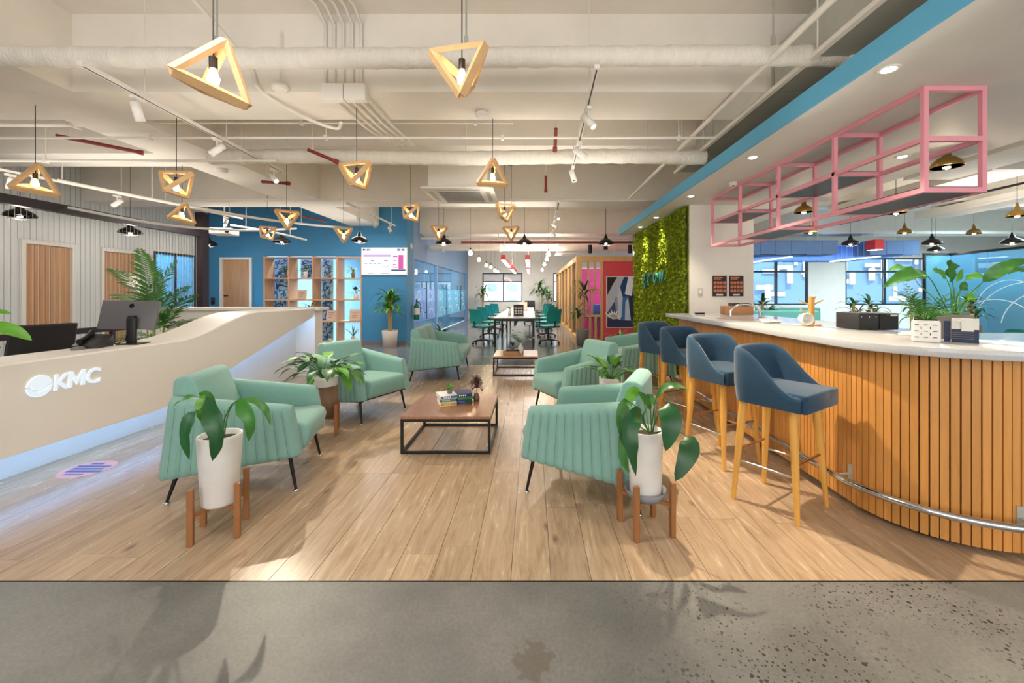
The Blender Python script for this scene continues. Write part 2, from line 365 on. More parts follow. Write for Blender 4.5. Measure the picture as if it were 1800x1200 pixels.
def text(b, s, size, ext, mx, font_w=1.0):
    cu = bpy.data.curves.new('t', 'FONT'); cu.body = s; cu.size = size; cu.extrude = ext; cu.offset = size*.012*font_w; cu.resolution_u = 3
    o = bpy.data.objects.new('t', cu); COL.objects.link(o)
    dg = bpy.context.evaluated_depsgraph_get(); me = bpy.data.meshes.new_from_object(o.evaluated_get(dg))
    b.add([tuple(v.co) for v in me.vertices], [tuple(p.vertices) for p in me.polygons], False, mx)
    bpy.data.objects.remove(o); bpy.data.curves.remove(cu); bpy.data.meshes.remove(me); return b
def FR(o, ux, uy):     # matrix with local x->ux, y->uy, z->ux x uy at origin o
    ux = V(ux).normalized(); uy = V(uy).normalized(); uz = ux.cross(uy)
    return Matrix(((ux.x, uy.x, uz.x, o[0]), (ux.y, uy.y, uz.y, o[1]), (ux.z, uy.z, uz.z, o[2]), (0, 0, 0, 1)))
def P(x, y, Y): return V(((x-CX)/F*Y, Y, H-(y-CY)/F*Y))     # what stands at image point (x, y), Y metres away
# ================================================================ the setting
def wallgrid(b, axis, p0, p1, a0, a1, z0, z1, holes):
    xs = sorted({a0, a1, *[h[0] for h in holes], *[h[1] for h in holes]}); zs = sorted({z0, z1, *[h[2] for h in holes], *[h[3] for h in holes]})
    for i in range(len(xs)-1):
        cells = []
        for k in range(len(zs)-1):
            cx, cz = (xs[i]+xs[i+1])/2, (zs[k]+zs[k+1])/2
            if any(h[0] < cx < h[1] and h[2] < cz < h[3] for h in holes): continue
            if cells and abs(cells[-1][1]-zs[k]) < 1e-6: cells[-1][1] = zs[k+1]
            else: cells.append([zs[k], zs[k+1]])
        for c0, c1 in cells:
            if axis == 'y': b.box(xs[i], xs[i+1], p0, p1, c0, c1)
            else: b.box(p0, p1, xs[i], xs[i+1], c0, c1)
    return b
WZ = 3.78
WX0, WX1, WY0, WY1 = -3.9, 3.1, 1.962, 7.87      # the area laid with boards
fb = MB().box(-12, 21, -4, 22, -.12, -.018).box(-12, WX0, WY0, 22, -.018, 0).box(WX0, WX1, WY1, 22, -.018, 0).box(WX1, 21, WY0, 22, -.018, 0)
floor = struct('floor', fb, 'concb')
struct('concrete_apron', MB().box(-12, 21, -4, WY0-.006, -.018, 0), 'conc', floor)
bw = .19; nx = int((WX1-WX0)/bw); bm_cache = {}
for i in range(nx+1):
    x0 = WX0+i*bw; x1 = min(x0+bw, WX1)
    if x1-x0 < .02: continue
    y = WY0-RN.random()*1.3
    while y < WY1:
        L_ = 1.45; a, e = max(y, WY0), min(y+L_, WY1)
        if e-a > .05:
            g = .0012; ww, ll = x1-x0-2*g, e-a-2*g; key = (round(ww, 3), round(ll, 3))
            if key not in bm_cache:
                b = MB().box(-ww/2, ww/2, -ll/2, ll/2, -.0175, 0); bm_cache[key] = b.mesh('floorboard', M['board'])
            o = bpy.data.objects.new('floorboard', bm_cache[key]); COL.objects.link(o); o.parent = floor
            o.location = ((x0+x1)/2, (a+e)/2, RN.uniform(-.0003, .0003))
        y += L_
struct('trim_1', MB().box(-3.85, 3.1, WY0-.006, WY0, -.01, .0015), 'bronze')
# ceiling with its downstand beams
ceil = struct('ceiling', MB().box(-12.2, 21.2, -4.2, 22, WZ, WZ+.15), 'ceil')
for (y0, y1) in ((3.64, 4.22), (7.9, 8.5), (12.3, 12.9), (16.6, 17.2)):
    struct('beam', MB().box(-12.2, 21.2, y0, y1, 3.10, WZ), 'ceil', ceil)
struct('beam', MB().box(-12.2, -4.74, 5.3, 5.85, 3.12, WZ), 'ceil', ceil)
struct('beam', MB().box(-4.0, 21.2, 5.3, 5.85, 3.22, WZ), 'ceil', ceil)
struct('beam', MB().box(-4.74, -4.0, -4.2, 10.94, 3.102, WZ-.001), 'ceil', ceil)
# plaster dropped ceiling over the bar with a blue edge
bulk = struct('trim_2', MB().box(2.105, 4.5, -3.9, 10.0, 2.752, 2.88), 'white'); bulk['label'] = 'white dropped ceiling above the bar with a sky blue edge'
struct('blue_fascia', MB().box(2.085, 2.104, -3.9, 10.02, 2.74, 2.89).box(2.104, 4.5, 10.001, 10.02, 2.74, 2.89), 'fascia', bulk)
# right-hand far wall with windows
WR = [(8.0, 10.05, .92, 2.62), (11.4, 14.4, .92, 2.62), (16.1, 18.7, .92, 2.62)]
struct('wall_right_back', wallgrid(MB(), 'y', 15.2, 15.4, 5.0, 21, 0, WZ, WR), 'white')
struct('wall_right', MB().box(21, 21.2, -4, 15.4, 0, WZ), 'white')
struct('wall_inner_right', MB().box(5.0, 5.15, 10.3, 15.2, 0, WZ), 'white')
WB = [(-2.545, -.497, .90, 2.38), (1.10, 3.1, .90, 2.38), (-7.6, -4.2, .90, 2.38)]
struct('wall_back', wallgrid(MB(), 'y', 21.5, 21.7, -12, 5.2, 0, WZ, WB), 'white')
struct('wall_rear', wallgrid(MB(), 'y', -4.2, -4.0, -12, 21.2, 0, WZ, [(-5, -1, .8, 3), (1, 5, .8, 3), (7, 11, .8, 3)]), 'white')
struct('baseboard_back', MB().box(-3.2, 5, 21.47, 21.5, 0, .12), 'bronze')
def window(n, x0, x1, y, z0, z1, mull, trans, label, blind=False):
    b = MB(); t = .05
    b.box(x0, x1, y-.04, y+.06, z0, z0+t).box(x0, x1, y-.04, y+.06, z1-t, z1).box(x0, x0+t, y-.04, y+.06, z0+t, z1-t).box(x1-t, x1, y-.04, y+.06, z0+t, z1-t)
    for m_ in mull: b.box(m_-.035, m_+.035, y-.038, y+.058, z0+t, z1-t)
    xs = [x0+t]+sum([[m_-.036, m_+.036] for m_ in mull], [])+[x1-t]
    for i in range(0, len(xs), 2): b.box(xs[i], xs[i+1], y-.037, y+.057, trans-.03, trans+.03)
    o = struct('window_%d' % n, b, 'frame'); o['label'] = label
    for i in range(0, len(xs), 2):
        struct('pane', MB().box(xs[i], xs[i+1], y+.005, y+.012, z0+t, trans-.03), 'glass', o)
        struct('pane', MB().box(xs[i], xs[i+1], y+.005, y+.012, trans+.03, z1-t), 'glass', o)
    if blind: struct('roller_blind', MB().box(x0+t, x1-t, y-.03, y-.022, trans+.02, z1-t), 'blind', o)
    return o
window(1, -2.545, -.497, 21.55, .90, 2.38, [-1.46], 1.93, 'dark framed window in the far end wall beyond the long table', True)
window(2, 1.10, 3.1, 21.55, .90, 2.38, [2.1], 1.93, 'dark framed window beside the timber meeting pod')
window(3, -7.6, -4.2, 21.55, .90, 2.38, [-5.9], 1.93, 'dark framed window seen through the glass partition')
window(4, 8.0, 10.05, 15.25, .92, 2.62, [8.9], 2.13, 'dark framed window behind the bar, next to the white pillar')
window(5, 11.4, 14.4, 15.25, .92, 2.62, [12.85], 2.13, 'wide dark framed window behind the tall counter plant')
window(6, 16.1, 18.7, 15.25, .92, 2.62, [17.6], 2.13, 'dark framed window seen through the cyan glass room')
# building across the street
fac = struct('facade_outside', MB().box(-14, 6, 34, 36, -3, 9), 'facade')
for xx in (-11, -7.3, -3.6, -2.0, 0.2, 2.4):
    for zz in (.2, 1.5, 2.8, 4.1):
        struct('far_window', MB().box(xx, xx+.8, 33.96, 34.0, zz, zz+.6), 'facwin', fac)
fac2 = struct('facade_outside', MB().box(8, 40, 30, 32, -4, 12), mat('blue_grey_facade', '#7aa6cc', .8))
b = MB()
for i in range(110):
    x = 9+RN.random()*29; z = RN.uniform(-.6, 4.4); w_ = RN.choice([.25, .4, 1.2]); h_ = .25 if w_ > .5 else RN.uniform(.6, 1.3)
    b.box(x, x+w_, 29.94-i*.004, 29.99-i*.004, z, z+h_*1.2)
struct('white_facade_blocks', b, 'white', fac2)
# ---- left: white panelled wall with two oak doors and a glazed room
LX = -8.5
b = MB(); y = -4.0; holes = [(6.98, 7.76, 2.22), (8.27, 9.03, 2.22), (9.42, 10.62, 2.30)]
wl = struct('wall_left', wallgrid(MB(), 'x', LX-.14, LX-.02, -4, 11, 0, WZ, [(6.98, 7.76, 0, 2.22), (8.27, 9.03, 0, 2.22), (9.42, 10.62, .3, 2.30)]), 'panelw')
while y < 10.95:
    y2 = min(y+.088, 10.99); z0 = 0
    for (a, c, zt) in holes:
        if y2 > a-.03 and y < c+.03: z0 = zt+.04
    b.box(LX-.02, LX, y, y2-.010, z0, WZ-.01); y += .088
o = struct('panel_boards', b, 'panelw', wl); o['kind'] = 'stuff'
for n, (a, c, zt) in ((1, holes[0]), (2, holes[1])):
    d = struct('door_%d' % n, MB().box(LX-.12, LX-.05, a+.04, c-.04, .01, zt-.04), 'doorw'); d['label'] = 'grooved oak door in the white panelled wall, ' + ('left of the palm' if n == 1 else 'behind the palm')
    k = 9; ww = (c-a-.08)/k
    for i in range(k): struct('board', MB().box(LX-.05, LX-.035, a+.04+i*ww+.003, a+.04+(i+1)*ww-.003, .01, zt-.04), 'doorw', d)
    struct('door_frame', MB().box(LX-.12, LX+.015, a-.02, a+.035, 0, zt+.03).box(LX-.12, LX+.015, c-.035, c+.02, 0, zt+.03).box(LX-.12, LX+.015, a+.035, c-.035, zt-.035, zt+.03), 'white', d)
# glazed room behind
wroom = struct('wall_side_room', MB().box(-12, -11.9, 7, 11, 0, WZ).box(-11.9, LX-.14, 7, 7.1, 0, WZ).box(-11.9, LX-.14, 10.95, 11.0, 0, WZ), mat('pale_room_wall', '#b9dcea', .7))
gw = struct('window_7', MB().box(LX-.10, LX, 9.42, 9.46, .3, 2.3).box(LX-.10, LX, 10.58, 10.62, .3, 2.3).box(LX-.10, LX, 9.46, 10.58, 2.26, 2.3).box(LX-.10, LX, 9.46, 10.58, .3, .34).box(LX-.08, LX-.02, 10.0, 10.03, .34, 2.26), 'darkpost'); gw['label'] = 'glazed meeting room front lit pale blue'
struct('pane', MB().box(LX-.06, LX-.052, 9.46, 10.0, .34, 2.26), 'glassb', gw); struct('pane', MB().box(LX-.06, LX-.052, 10.03, 10.58, .34, 2.26), 'glassb', gw)
lamp('AREA', (-10.2, 9.6, 3.0), 420, (.62, .88, 1), (0, 0, -1), 1.4)
# ---- blue wall with door and the shelf opening
BY = 11.0
struct('wall_blue', wallgrid(MB(), 'y', BY, BY+.15, LX-.15, -4.45, 0, WZ, [(-8.2, -7.36, 0, 2.29), (-7.06, -4.46, 0, 2.33)]).box(-4.45, -3.28, BY-.05, BY+.6, 0, WZ), 'bluew')
struct('baseboard_blue', MB().box(-4.45, -3.28, BY-.065, BY-.052, 0, .09), 'potd')
d = struct('door_3', MB().box(-8.13, -7.43, BY+.02, BY+.07, .01, 2.22), 'doorw'); d['label'] = 'plain oak door with a white frame in the blue wall'
struct('door_frame', MB().box(-8.2, -8.135, BY-.03, BY+.1, 0, 2.29).box(-7.425, -7.36, BY-.03, BY+.1, 0, 2.29).box(-8.135, -7.425, BY-.03, BY+.1, 2.225, 2.29), 'white', d)
hb = MB()
for xx in (-8.09, -8.03): hb.lathe([(.022, 0), (.022, .02), (0, .022)], (0, 0, 0), 12, Matrix.Translation((xx, BY+.02, 1.28)) @ Matrix.Rotation(PI/2, 4, 'X'))
struct('lock', hb, 'black', d); struct('door_handle', MB().tube([(-8.05, BY+.02, .98), (-8.05, BY-.03, .98), (-7.95, BY-.03, .98)], .009), 'steel', d)
# room behind the blue wall and the glass partition
PX = -3.3
RM = struct('wall_partition', MB().box(PX-.1, PX, 11.0+.56, 11.75, 0, WZ).box(PX-.1, PX, 14.45, 14.65, 0, 2.31).box(PX-.1, PX, 11.75, 21.5, 2.31, WZ).box(PX-.1, PX, 20.9, 21.5, 0, 2.31), 'lilac')
struct('wall_room_left', MB().box(-8.75, -8.6, 11.2, 21.5, 0, WZ), mat('pale_blue_room_wall', '#9cc6e2', .7))
for (a, c) in ((11.75, 14.45), (14.65, 20.9)):
    g = E('glass_partition', (PX-.05, (a+c)/2, 0), label=('clear glass meeting room front with grey-blue frosted band and black pull handle, beside the extinguisher' if a < 12 else 'far clear glass meeting room front with cyan frosted band'), cat='glass partition')
    n = 2 if a < 12 else 4
    for i in range(n):
        y0 = a+(c-a)*i/n+.006; y1 = a+(c-a)*(i+1)/n-.006
        MB().box(PX-.056, PX-.044, y0, y1, .02, 2.305).obj('pane', M['glassb'], g, True)
        MB().box(PX-.043, PX-.041, y0, y1, .50, 1.50).obj('frosted_film', M['frostl' if a < 12 else 'frost'], g, True)
        if i % 2 == 0:
            MB().tube([(PX+.03, y1-.12, .55), (PX+.03, y1-.12, 1.70)], .016).tube([(PX-.04, y1-.12, .75), (PX+.03, y1-.12, .75)], .01).tube([(PX-.04, y1-.12, 1.5), (PX+.03, y1-.12, 1.5)], .01).obj('pull_handle', M['black'], g, True)
        ab = MB()
        for (cy, cz, r) in ((.45, 1.12, .30), (.45, .86, .30), (.60, .45, .40)):
            yy = y0+(y1-y0)*cy; ab.tube([(PX-.038, yy+r*math.cos(t), cz+r*math.sin(t)) for t in [PI*(.08+.70*k/16) for k in range(17)]], .010, 4)
        ab.obj('arc_print', M['arc'], g, True)
lamp('AREA', (-6, 13.0, 3.2), 520, (.62, .84, 1), (0, 0, -1), 2.5); lamp('AREA', (-5.5, 17.5, 3.2), 700, (.66, .90, 1), (0, 0, -1), 3)
# ---- block at the end of the bar: white front, living moss on the side facing the lounge
core = struct('wall_pillar', MB().box(2.50, 3.52, 6.64, 10.0, 0, 2.751), 'white')
# moss wall
mw = E('moss_wall', (2.48, 8.3, 0), label='floor to ceiling green moss wall panel with teal lettering', cat='moss wall')
b = MB(); NY, NZ = 90, 72; rows = []
for i in range(NY+1):
    r = []
    for j in range(NZ+1):
        yy = 6.655+(9.99-6.655)*i/NY; zz = .02+2.72*j/NZ
        r.append((2.455-.035*noise.noise((yy*9, zz*9, 3))-.02*noise.noise((yy*25, zz*25, 1)), yy, zz))
    rows.append(r)
b.grid(rows); b.box(2.482, 2.499, 6.655, 9.99, .02, 2.74)
b.obj('moss_bed', M['moss'], mw, True)
b = MB()
for i in range(16000):
    yy = RN.uniform(6.66, 9.98); zz = RN.uniform(.04, 2.73); s = RN.uniform(.012, .028); x = 2.445-.035*noise.noise((yy*9, zz*9, 3))-RN.random()*.03
    a = RN.uniform(0, 2*PI); c1, s1 = math.cos(a)*s, math.sin(a)*s
    b.add([(x, yy-c1, zz-s1), (x-s*.8, yy-s1*.5, zz+c1*.5), (x, yy+c1, zz+s1), (x+.01, yy+s1*.6, zz-c1*.6)], [(0, 1, 2), (0, 2, 3)])
tag(b.obj('moss_tufts', M['mosstuft'], mw, True), kind='stuff')
for ch, yy in (('g', 8.80), ('r', 8.42), ('o', 8.06), ('w', 7.70)):
    b = MB(); text(b, ch, .42, .02, FR((2.375, yy+.1, 1.55), (0, -1, 0), (0, 0, 1))); b.obj('letter', M['tealf'], mw, True)
# posters, switch
for k, (x0, lab) in enumerate(((2.865, 'dark menu poster with orange pictures, nearer the moss wall'), (3.13, 'dark menu poster with orange pictures, nearer the pillar corner'))):
    p = E('poster', (x0+.11, 6.63, 1.29), label=lab, cat='poster', group='menu posters on the pillar')
    MB().box(x0, x0+.225, 6.630, 6.6395, 1.30, 1.625).obj('sheet', M['poster'], p, True)
    b = MB()
    for i in range(4):
        for j in range(3): b.box(x0+.018+i*.05, x0+.018+i*.05+.040, 6.627, 6.6299, 1.365+j*.062, 1.365+j*.062+.046)
    b.obj('menu_pictures', M['posterp'], p, True)
    b = MB().box(x0+.02, x0+.16, 6.627, 6.6299, 1.585, 1.605).box(x0+.02, x0+.13, 6.627, 6.6299, 1.565, 1.578); b.obj('headline', M['posterp'], p, True)
    MB().box(x0+.06, x0+.165, 6.627, 6.6299, 1.312, 1.335).obj('footer_strip', M['paper'], p, True)
sw = E('light_switch', (2.67, 6.635, 1.36), label='white light switch on the pillar beside the moss wall', cat='switch')
MB().box(2.635, 2.705, 6.625, 6.6395, 1.31, 1.43).obj('plate', M['potg'], sw, True, bevel=.004); MB().box(2.65, 2.69, 6.62, 6.6249, 1.34, 1.40).obj('rocker', M['white'], sw, True)
# ---- timber meeting pod
pod = E('meeting_pod', (2.6, 11.7, 0), label='oak framed meeting pod with glass side, slatted front and coral wall', cat='meeting pod')
X0, Y0, ZT = 1.24, 11.7, 2.38
def pb(name, m, *a, **k): return MB().box(*a).obj(name, M[m], pod, True, **k)
pb('top_rail', 'oak', X0, 4.7, Y0, Y0+.12, ZT-.14, ZT); pb('top_rail', 'oak', X0, X0+.12, Y0+.12, 21.4, ZT-.14, ZT)
pb('sill', 'oak', X0, X0+.12, Y0+.12, 21.4, 0, .12); pb('sill', 'oak', X0+.12, 1.99, Y0, Y0+.12, 0, .06)
pb('post', 'oak', X0, X0+.16, Y0, Y0+.12, 0, ZT-.14)
for yy in (13.1, 14.6, 16.1, 17.7, 19.3, 21.2): pb('post', 'oak', X0, X0+.12, yy, yy+.12, .12, ZT-.14)
ys = [11.82, 13.1, 14.6, 16.1, 17.7, 19.3, 21.2]
for i in range(6): pb('pane', 'glass', X0+.055, X0+.063, ys[i]+(.12 if i else 0), ys[i+1], .12, ZT-.14)
for xx in (1.56, 1.75): pb('batten', 'oak', xx, xx+.05, Y0+.02, Y0+.10, 1.46, ZT-.14)
for xx in (1.50, 1.66): pb('batten', 'oak', xx, xx+.05, Y0+.02, Y0+.10, .74, 1.40)
for xx in (1.60, 1.76): pb('batten', 'oak', xx, xx+.06, Y0+.02, Y0+.10, .06, .68)
pb('cross_rail', 'oak', 1.40, 1.93, Y0+.01, Y0+.11, 1.40, 1.46); pb('cross_rail', 'oak', 1.40, 1.93, Y0+.01, Y0+.11, .68, .74)
pb('post', 'oak', 1.93, 1.99, Y0, Y0+.12, .06, ZT-.14)
pb('coral_wall', 'red', 1.99, 4.7, Y0+.01, Y0+.10, 0, ZT-.14)
pb('magenta_wall', 'magenta', 1.4, 4.7, 14.4, 14.5, 0, ZT-.2)
pb('ceiling_panel', 'white', 1.4, 4.7, 14.5, 21.4, ZT-.20, ZT-.15)
pb('blue_bin', 'bookb', 1.96, 2.22, 13.2, 13.5, .02, 1.0, bevel=.02)
lamp('AREA', (2.6, 13.0, 2.3), 26, (1, .62, .88), (0, 0, -1), 1.2, sy=1.2)
lamp('AREA', (3, 17.5, 2.1), 40, (1, .92, .95), (0, 0, -1), 1.5, sy=3)
lamp('AREA', (12.6, 10.2, 3.2), 620, (.62, .90, 1), (0, 0, -1), 2.0, sy=3)  # added cool lamp that brightens the cyan glass room
# mural on the coral wall: flat angular shapes
mu = E('mural_board', (3.1, 11.69, .45), label='framed angular blue and grey mural with a white leaf fan on coral wall', cat='artwork')
mx0, mx1, mz0, mz1 = 2.10, 3.05, .40, 1.80
MB().box(mx0-.02, mx1+.02, 11.685, 11.709, mz0-.02, mz1+.02).obj('frame', M['white'], mu, True)
lay = [('#39456a', [(0, 0), (1, 0), (1, 1), (0, 1)]), ('#b9bcc6', [(0, .28), (.45, .75), (.55, 1), (.28, 1), (0, .62)]), ('#241c1c', [(0, .66), (.3, 1), (0, 1)]), ('#8e96b0', [(.22, .58), (.40, .64), (.34, .18), (.28, .16)]),
       ('#c9cedb', [(.30, .60), (.36, .80), (.52, .62), (.40, .15), (.33, .15)]), ('#1c3f6c', [(.38, .8), (.50, 1), (.62, 1), (.62, .6), (.46, .6)]), ('#e4e8f0', [(.52, .66), (.62, 1), (.8, 1), (.72, .62)]), ('#2f74ac', [(.46, .6), (.60, .62), (.50, .12), (.42, .12)]),
       ('#c3cbe0', [(.54, .5), (.62, .6), (.7, .12), (.52, .12)]), ('#1a2746', [(.62, .6), (1, .7), (1, .1), (.72, .12)]), ('#2a3054', [(0, 0), (1, 0), (1, .12), (0, .16)])]
for i, (c, poly) in enumerate(lay):
    y1 = 11.684-i*.0006
    mb = MB().prism([(mx0+p[0]*(mx1-mx0), mz0+p[1]*(mz1-mz0)) for p in poly], -.0005, 0, Matrix.Translation((0, y1, 0)) @ Matrix.Rotation(PI/2, 4, 'X'))
    mb.obj('painted_shape', mat('mural_%d' % i, c, .7), mu, True)
mb = MB()
for k in range(7):
    a = math.radians(20+k*20); L_ = .25 if k % 2 else .30; cx, cz = mx0+.16, mz0+.22; dx, dz = math.cos(a), math.sin(a)
    mb.prism([(cx, cz), (cx+dx*L_*.5+dz*.035, cz+dz*L_*.5-dx*.035), (cx+dx*L_, cz+dz*L_), (cx+dx*L_*.5-dz*.035, cz+dz*L_*.5+dx*.035)], -.001, 0, Matrix.Translation((0, 11.675, 0)) @ Matrix.Rotation(PI/2, 4, 'X'))
mb.obj('leaf_fan', M['white'], mu, True)
# ---- cyan glass room on the right
gr = E('glass_room', (11, 10, 0), label='cyan frosted glass room beyond the bar with white arcs', cat='glass partition')
for (y0, y1) in ((8.4, 9.3), (9.31, 10.1), (10.11, 11.0)):
    MB().box(11.0, 11.012, y0, y1, .02, 2.35).obj('pane', M['glassb'], gr, True); MB().box(10.994, 10.998, y0, y1, .4, 1.85).obj('frosted_film', M['frost'], gr, True)
MB().box(10.35, 11.0, 11.0, 11.012, .02, 2.35).obj('pane', M['frost'], gr, True)
MB().box(10.98, 11.03, 8.4, 11.03, 2.35, 2.40).box(10.35, 10.98, 10.98, 11.03, 2.35, 2.40).box(10.30, 10.35, 10.98, 11.03, 0, 2.40).obj('head_rail', M['bronze'], gr, True)
ab = MB()
for (cy, cz, r, a0, a1) in ((9.2, .35, 1.25, 20, 160), (9.9, .2, 1.0, 25, 150), (8.9, .5, .9, 10, 170), (9.6, .9, .75, 20, 160)):
    ab.tube([(10.985, cy+r*math.cos(math.radians(a0+(a1-a0)*k/20)), cz+r*math.sin(math.radians(a0+(a1-a0)*k/20))) for k in range(21)], .010, 4)
ab.obj('arc_print', M['arc'], gr, True)
MB().box(11.06, 11.10, 9.0, 9.12, 1.62, 1.72).obj('door_lock', M['black'], gr, True)
# ---- wire screen behind the desk
ws = E('wire_screen', (-7.2, 7.4, 0), label='screen of vertical white wires in a dark steel frame behind the reception desk', cat='wire screen')
MB().box(-7.26, -7.14, -1.0, 9.05, 2.57, 2.70).obj('top_beam', M['darkpost'], ws, True)
MB().box(-7.23, -7.17, -1.0, 9.05, .70, .79).obj('bottom_rail', M['darkpost'], ws, True)
MB().box(-7.30, -7.12, 9.05, 9.22, 0, 3.10).obj('post', M['darkpost'], ws, True)
MB().box(-7.23, -7.17, 7.15, 7.20, 0, .70).obj('post', M['darkpost'], ws, True); MB().box(-7.23, -7.17, 4.0, 4.05, 0, .70).obj('post', M['darkpost'], ws, True)
me = MB().tube([(0, 0, .79), (0, 0, 2.57)], .0022, 5).mesh('wire', M['pipe'])
for i in range(52):
    o = bpy.data.objects.new('wire', me); COL.objects.link(o); o.parent = ws; o.location = (0, 5.4+i*.07-7.4, 0)
# ================================================================ reception desk
def sm(t): t = max(0, min(1, t)); return t*t*(3-2*t)
desk = E('reception_desk', (-3.8, 4.6, 0), label='long white sculpted reception desk with glowing blue underside', cat='reception desk')
st = [1.6+.1*i for i in range(0, 54)]; st = [y for y in st if y <= 6.86]
def zb(y): return .23 if y < 3.9 else .23+.74*max(0, (y-4.15)/2.7) if y > 4.4 else .23+.0685*((y-3.9)/.5)**2
def zt(y): return .875+.235*sm((y-4.15)/1.25)
XO, XI = -3.52, -3.97
def xo(y): return XO - .02
sec = []
for y in st:
    a, t = zb(y), zt(y); u = sm((y-4.3)/1.2)
    sec.append([(-3.575, y, a), (XO-.006, y, t-.012), (XO-.018, y, t), (XI, y, t), (XI, y, t-.055), (-3.90, y, t-.055), (-3.90, y, a), (-3.60, y, a)])
b = MB()
for k in range(8):
    k2 = (k+1) % 8; b.grid([[s_[k], s_[k2]] for s_ in sec], True)
b.add(sec[0], [tuple(range(8))]); b.add(sec[-1], [tuple(range(8))[::-1]])
# far return of the desk
b.box(-6.4, -3.56, 6.86, 7.10, .0, 1.07)
b.obj('body', M['desk'], desk, True)
MB().box(-6.4, -3.46, 6.80, 7.14, 1.07, 1.115).obj('return_top', M['desk'], desk, True, bevel=.004, seg=1)
# plinth
pr = []
for y in st: pr.append([(-3.84, y, 0), (-3.84, y, zb(y)-.004), (-3.89, y, zb(y)-.004), (-3.89, y, 0)])
pb_ = MB().grid(pr, False, True); pb_.add(pr[-1], [(0, 1, 2, 3)]); pb_.obj('plinth', M['white'], desk, True)
ls = MB()
for i in range(len(st)-1):
    y0, y1 = st[i], st[i+1]; ls.add([(-3.62, y0, zb(y0)-.004), (-3.645, y0, zb(y0)-.004), (-3.645, y1, zb(y1)-.004), (-3.62, y1, zb(y1)-.004), (-3.62, y0, zb(y0)-.014), (-3.645, y0, zb(y0)-.014), (-3.645, y1, zb(y1)-.014), (-3.62, y1, zb(y1)-.014)],
           [(4, 5, 6, 7), (0, 1, 5, 4), (2, 3, 7, 6), (0, 4, 7, 3), (1, 2, 6, 5)])
ls.obj('led_strip', M['led'], desk, True)
# inner work surface and back
MB().box(-4.75, -3.91, 1.6, 6.2, .70, .73).obj('work_surface', M['whitetop'], desk, True); MB().box(-4.70, -3.92, 1.62, 1.66, 0, .70).box(-4.70, -3.92, 6.14, 6.18, 0, .70).obj('side_panel', M['white'], desk, True)
# sign letters on the front
def front(y, z): t = (z-.23)/(.86-.23); return (-3.57+(.038)*t, y, z)
mx = FR(front(3.095, .605), (0, 1, 0), (0, 0, 1))
for ch, y in (('K', 3.086), ('C', 3.312)):
    lb = MB(); text(lb, ch, .168, .006, FR((-3.54, y, .628), (0, 1, 0), (.06, 0, 1)), 1.5); lb.obj('letter', M['letter'], desk, True)
lb = MB(); w_, h_, s_ = .118, .122, .025; mq = FR((-3.54, 3.190, .628), (0, 1, 0), (.06, 0, 1))
for q in ([(0, 0), (s_, 0), (s_, h_), (0, h_)], [(w_-s_, 0), (w_, 0), (w_, h_), (w_-s_, h_)], [(s_, h_), (s_, h_-.045), (w_/2, .012), (w_/2, .058)], [(w_/2, .058), (w_/2, .012), (w_-s_, h_-.045), (w_-s_, h_)]): lb.prism(q, -.006, .006, mq)
lb.obj('letter', M['letter'], desk, True)
lb = MB(); C0 = (-3.533, 3.0, .682); mq = FR(C0, (0, 1, 0), (.06, 0, 1)); r = .078
def arcp(a0, a1, n, r_): return [(r_*math.cos(math.radians(a0+(a1-a0)*k/n)), r_*math.sin(math.radians(a0+(a1-a0)*k/n))) for k in range(n+1)]
top = arcp(4, 176, 20, r)+[(-.052, .004), (-.040, -.014), (0, -.030), (.040, -.014), (.052, .004)]
bot = arcp(-176, -4, 20, r)+[(.060, -.008), (.046, -.026), (0, -.043), (-.046, -.026), (-.060, -.008)]
lb.prism(top, -.006, .006, mq); lb.prism(bot, -.006, .006, mq); lb.obj('disc_emblem', M['letter'], desk, True)
# floor decal
dc = E('floor_decal', (-3.3, 3.18, 0), label='oval pink and blue sticker on the floor before the desk', cat='sticker')
cx, cy = G0 = ((148-CX)*H/(822-CY), F*H/(822-CY))
cx = -3.41; cy = 3.21
b = MB().lathe([(0, .0016), (.165, .0016), (.166, .0005)], (0, 0, 0), 28, Matrix.Translation((cx, cy, 0)), False); b.obj('disc', M['decal'], dc, True)
b = MB()
for (dx, dy, w_, h_) in ((-.02, .10, .10, .03), (0, .045, .26, .035), (0, 0, .24, .03), (.02, -.045, .26, .035), (0, -.10, .14, .02)): b.box(cx+dx-w_/2, cx+dx+w_/2, cy+dy-h_/2, cy+dy+h_/2, .0018, .0022)
b.obj('printed_lines', M['decalb'], dc, True)
# ================================================================ bar
BX, BFY, BR, BC = 2.02, 2.12, .52, (2.54, 2.64)
def bar_path(off, y_end=5.72, x_end=4.3, n=14):
    p = [(BX-off, y_end)]; k = int((y_end-BC[1])/.3)
    p += [(BX-off, y_end+(BC[1]-y_end)*i/k) for i in range(1, k)]
    p += [(BC[0]-(BR+off)*math.cos(t), BC[1]-(BR+off)*math.sin(t)) for t in [PI/2*i/n for i in range(n+1)]]
    p += [(x_end, BFY-off)]
    return p
def resample(p, d):
    out = []; need = 0
    for i in range(len(p)-1):
        a, b_ = V(p[i]), V(p[i+1]); L_ = (b_-a).length; t = (b_-a)/L_
        while need <= L_:
            out.append((a+t*need, t.copy())); need += d
        need -= L_
    return out
bar = E('bar_counter', (2.5, 4.0, 0), label='curved bar clad in honey oak slats with speckled grey stone top', cat='bar counter')
inner = [(4.3, 2.75), (2.85, 2.75), (2.85, 5.72)]
core_o = bar_path(-.03); MB().prism(core_o+[(4.3, 2.6), (2.6, 2.6), (2.6, 5.72)], .035, 1.02).obj('bar_body', M['slatback'], bar, True)
MB().prism(bar_path(-.06)+[(4.3, 2.55), (2.55, 2.55), (2.55, 5.70)], 0, .034).obj('toe_kick', M['black'], bar, True)
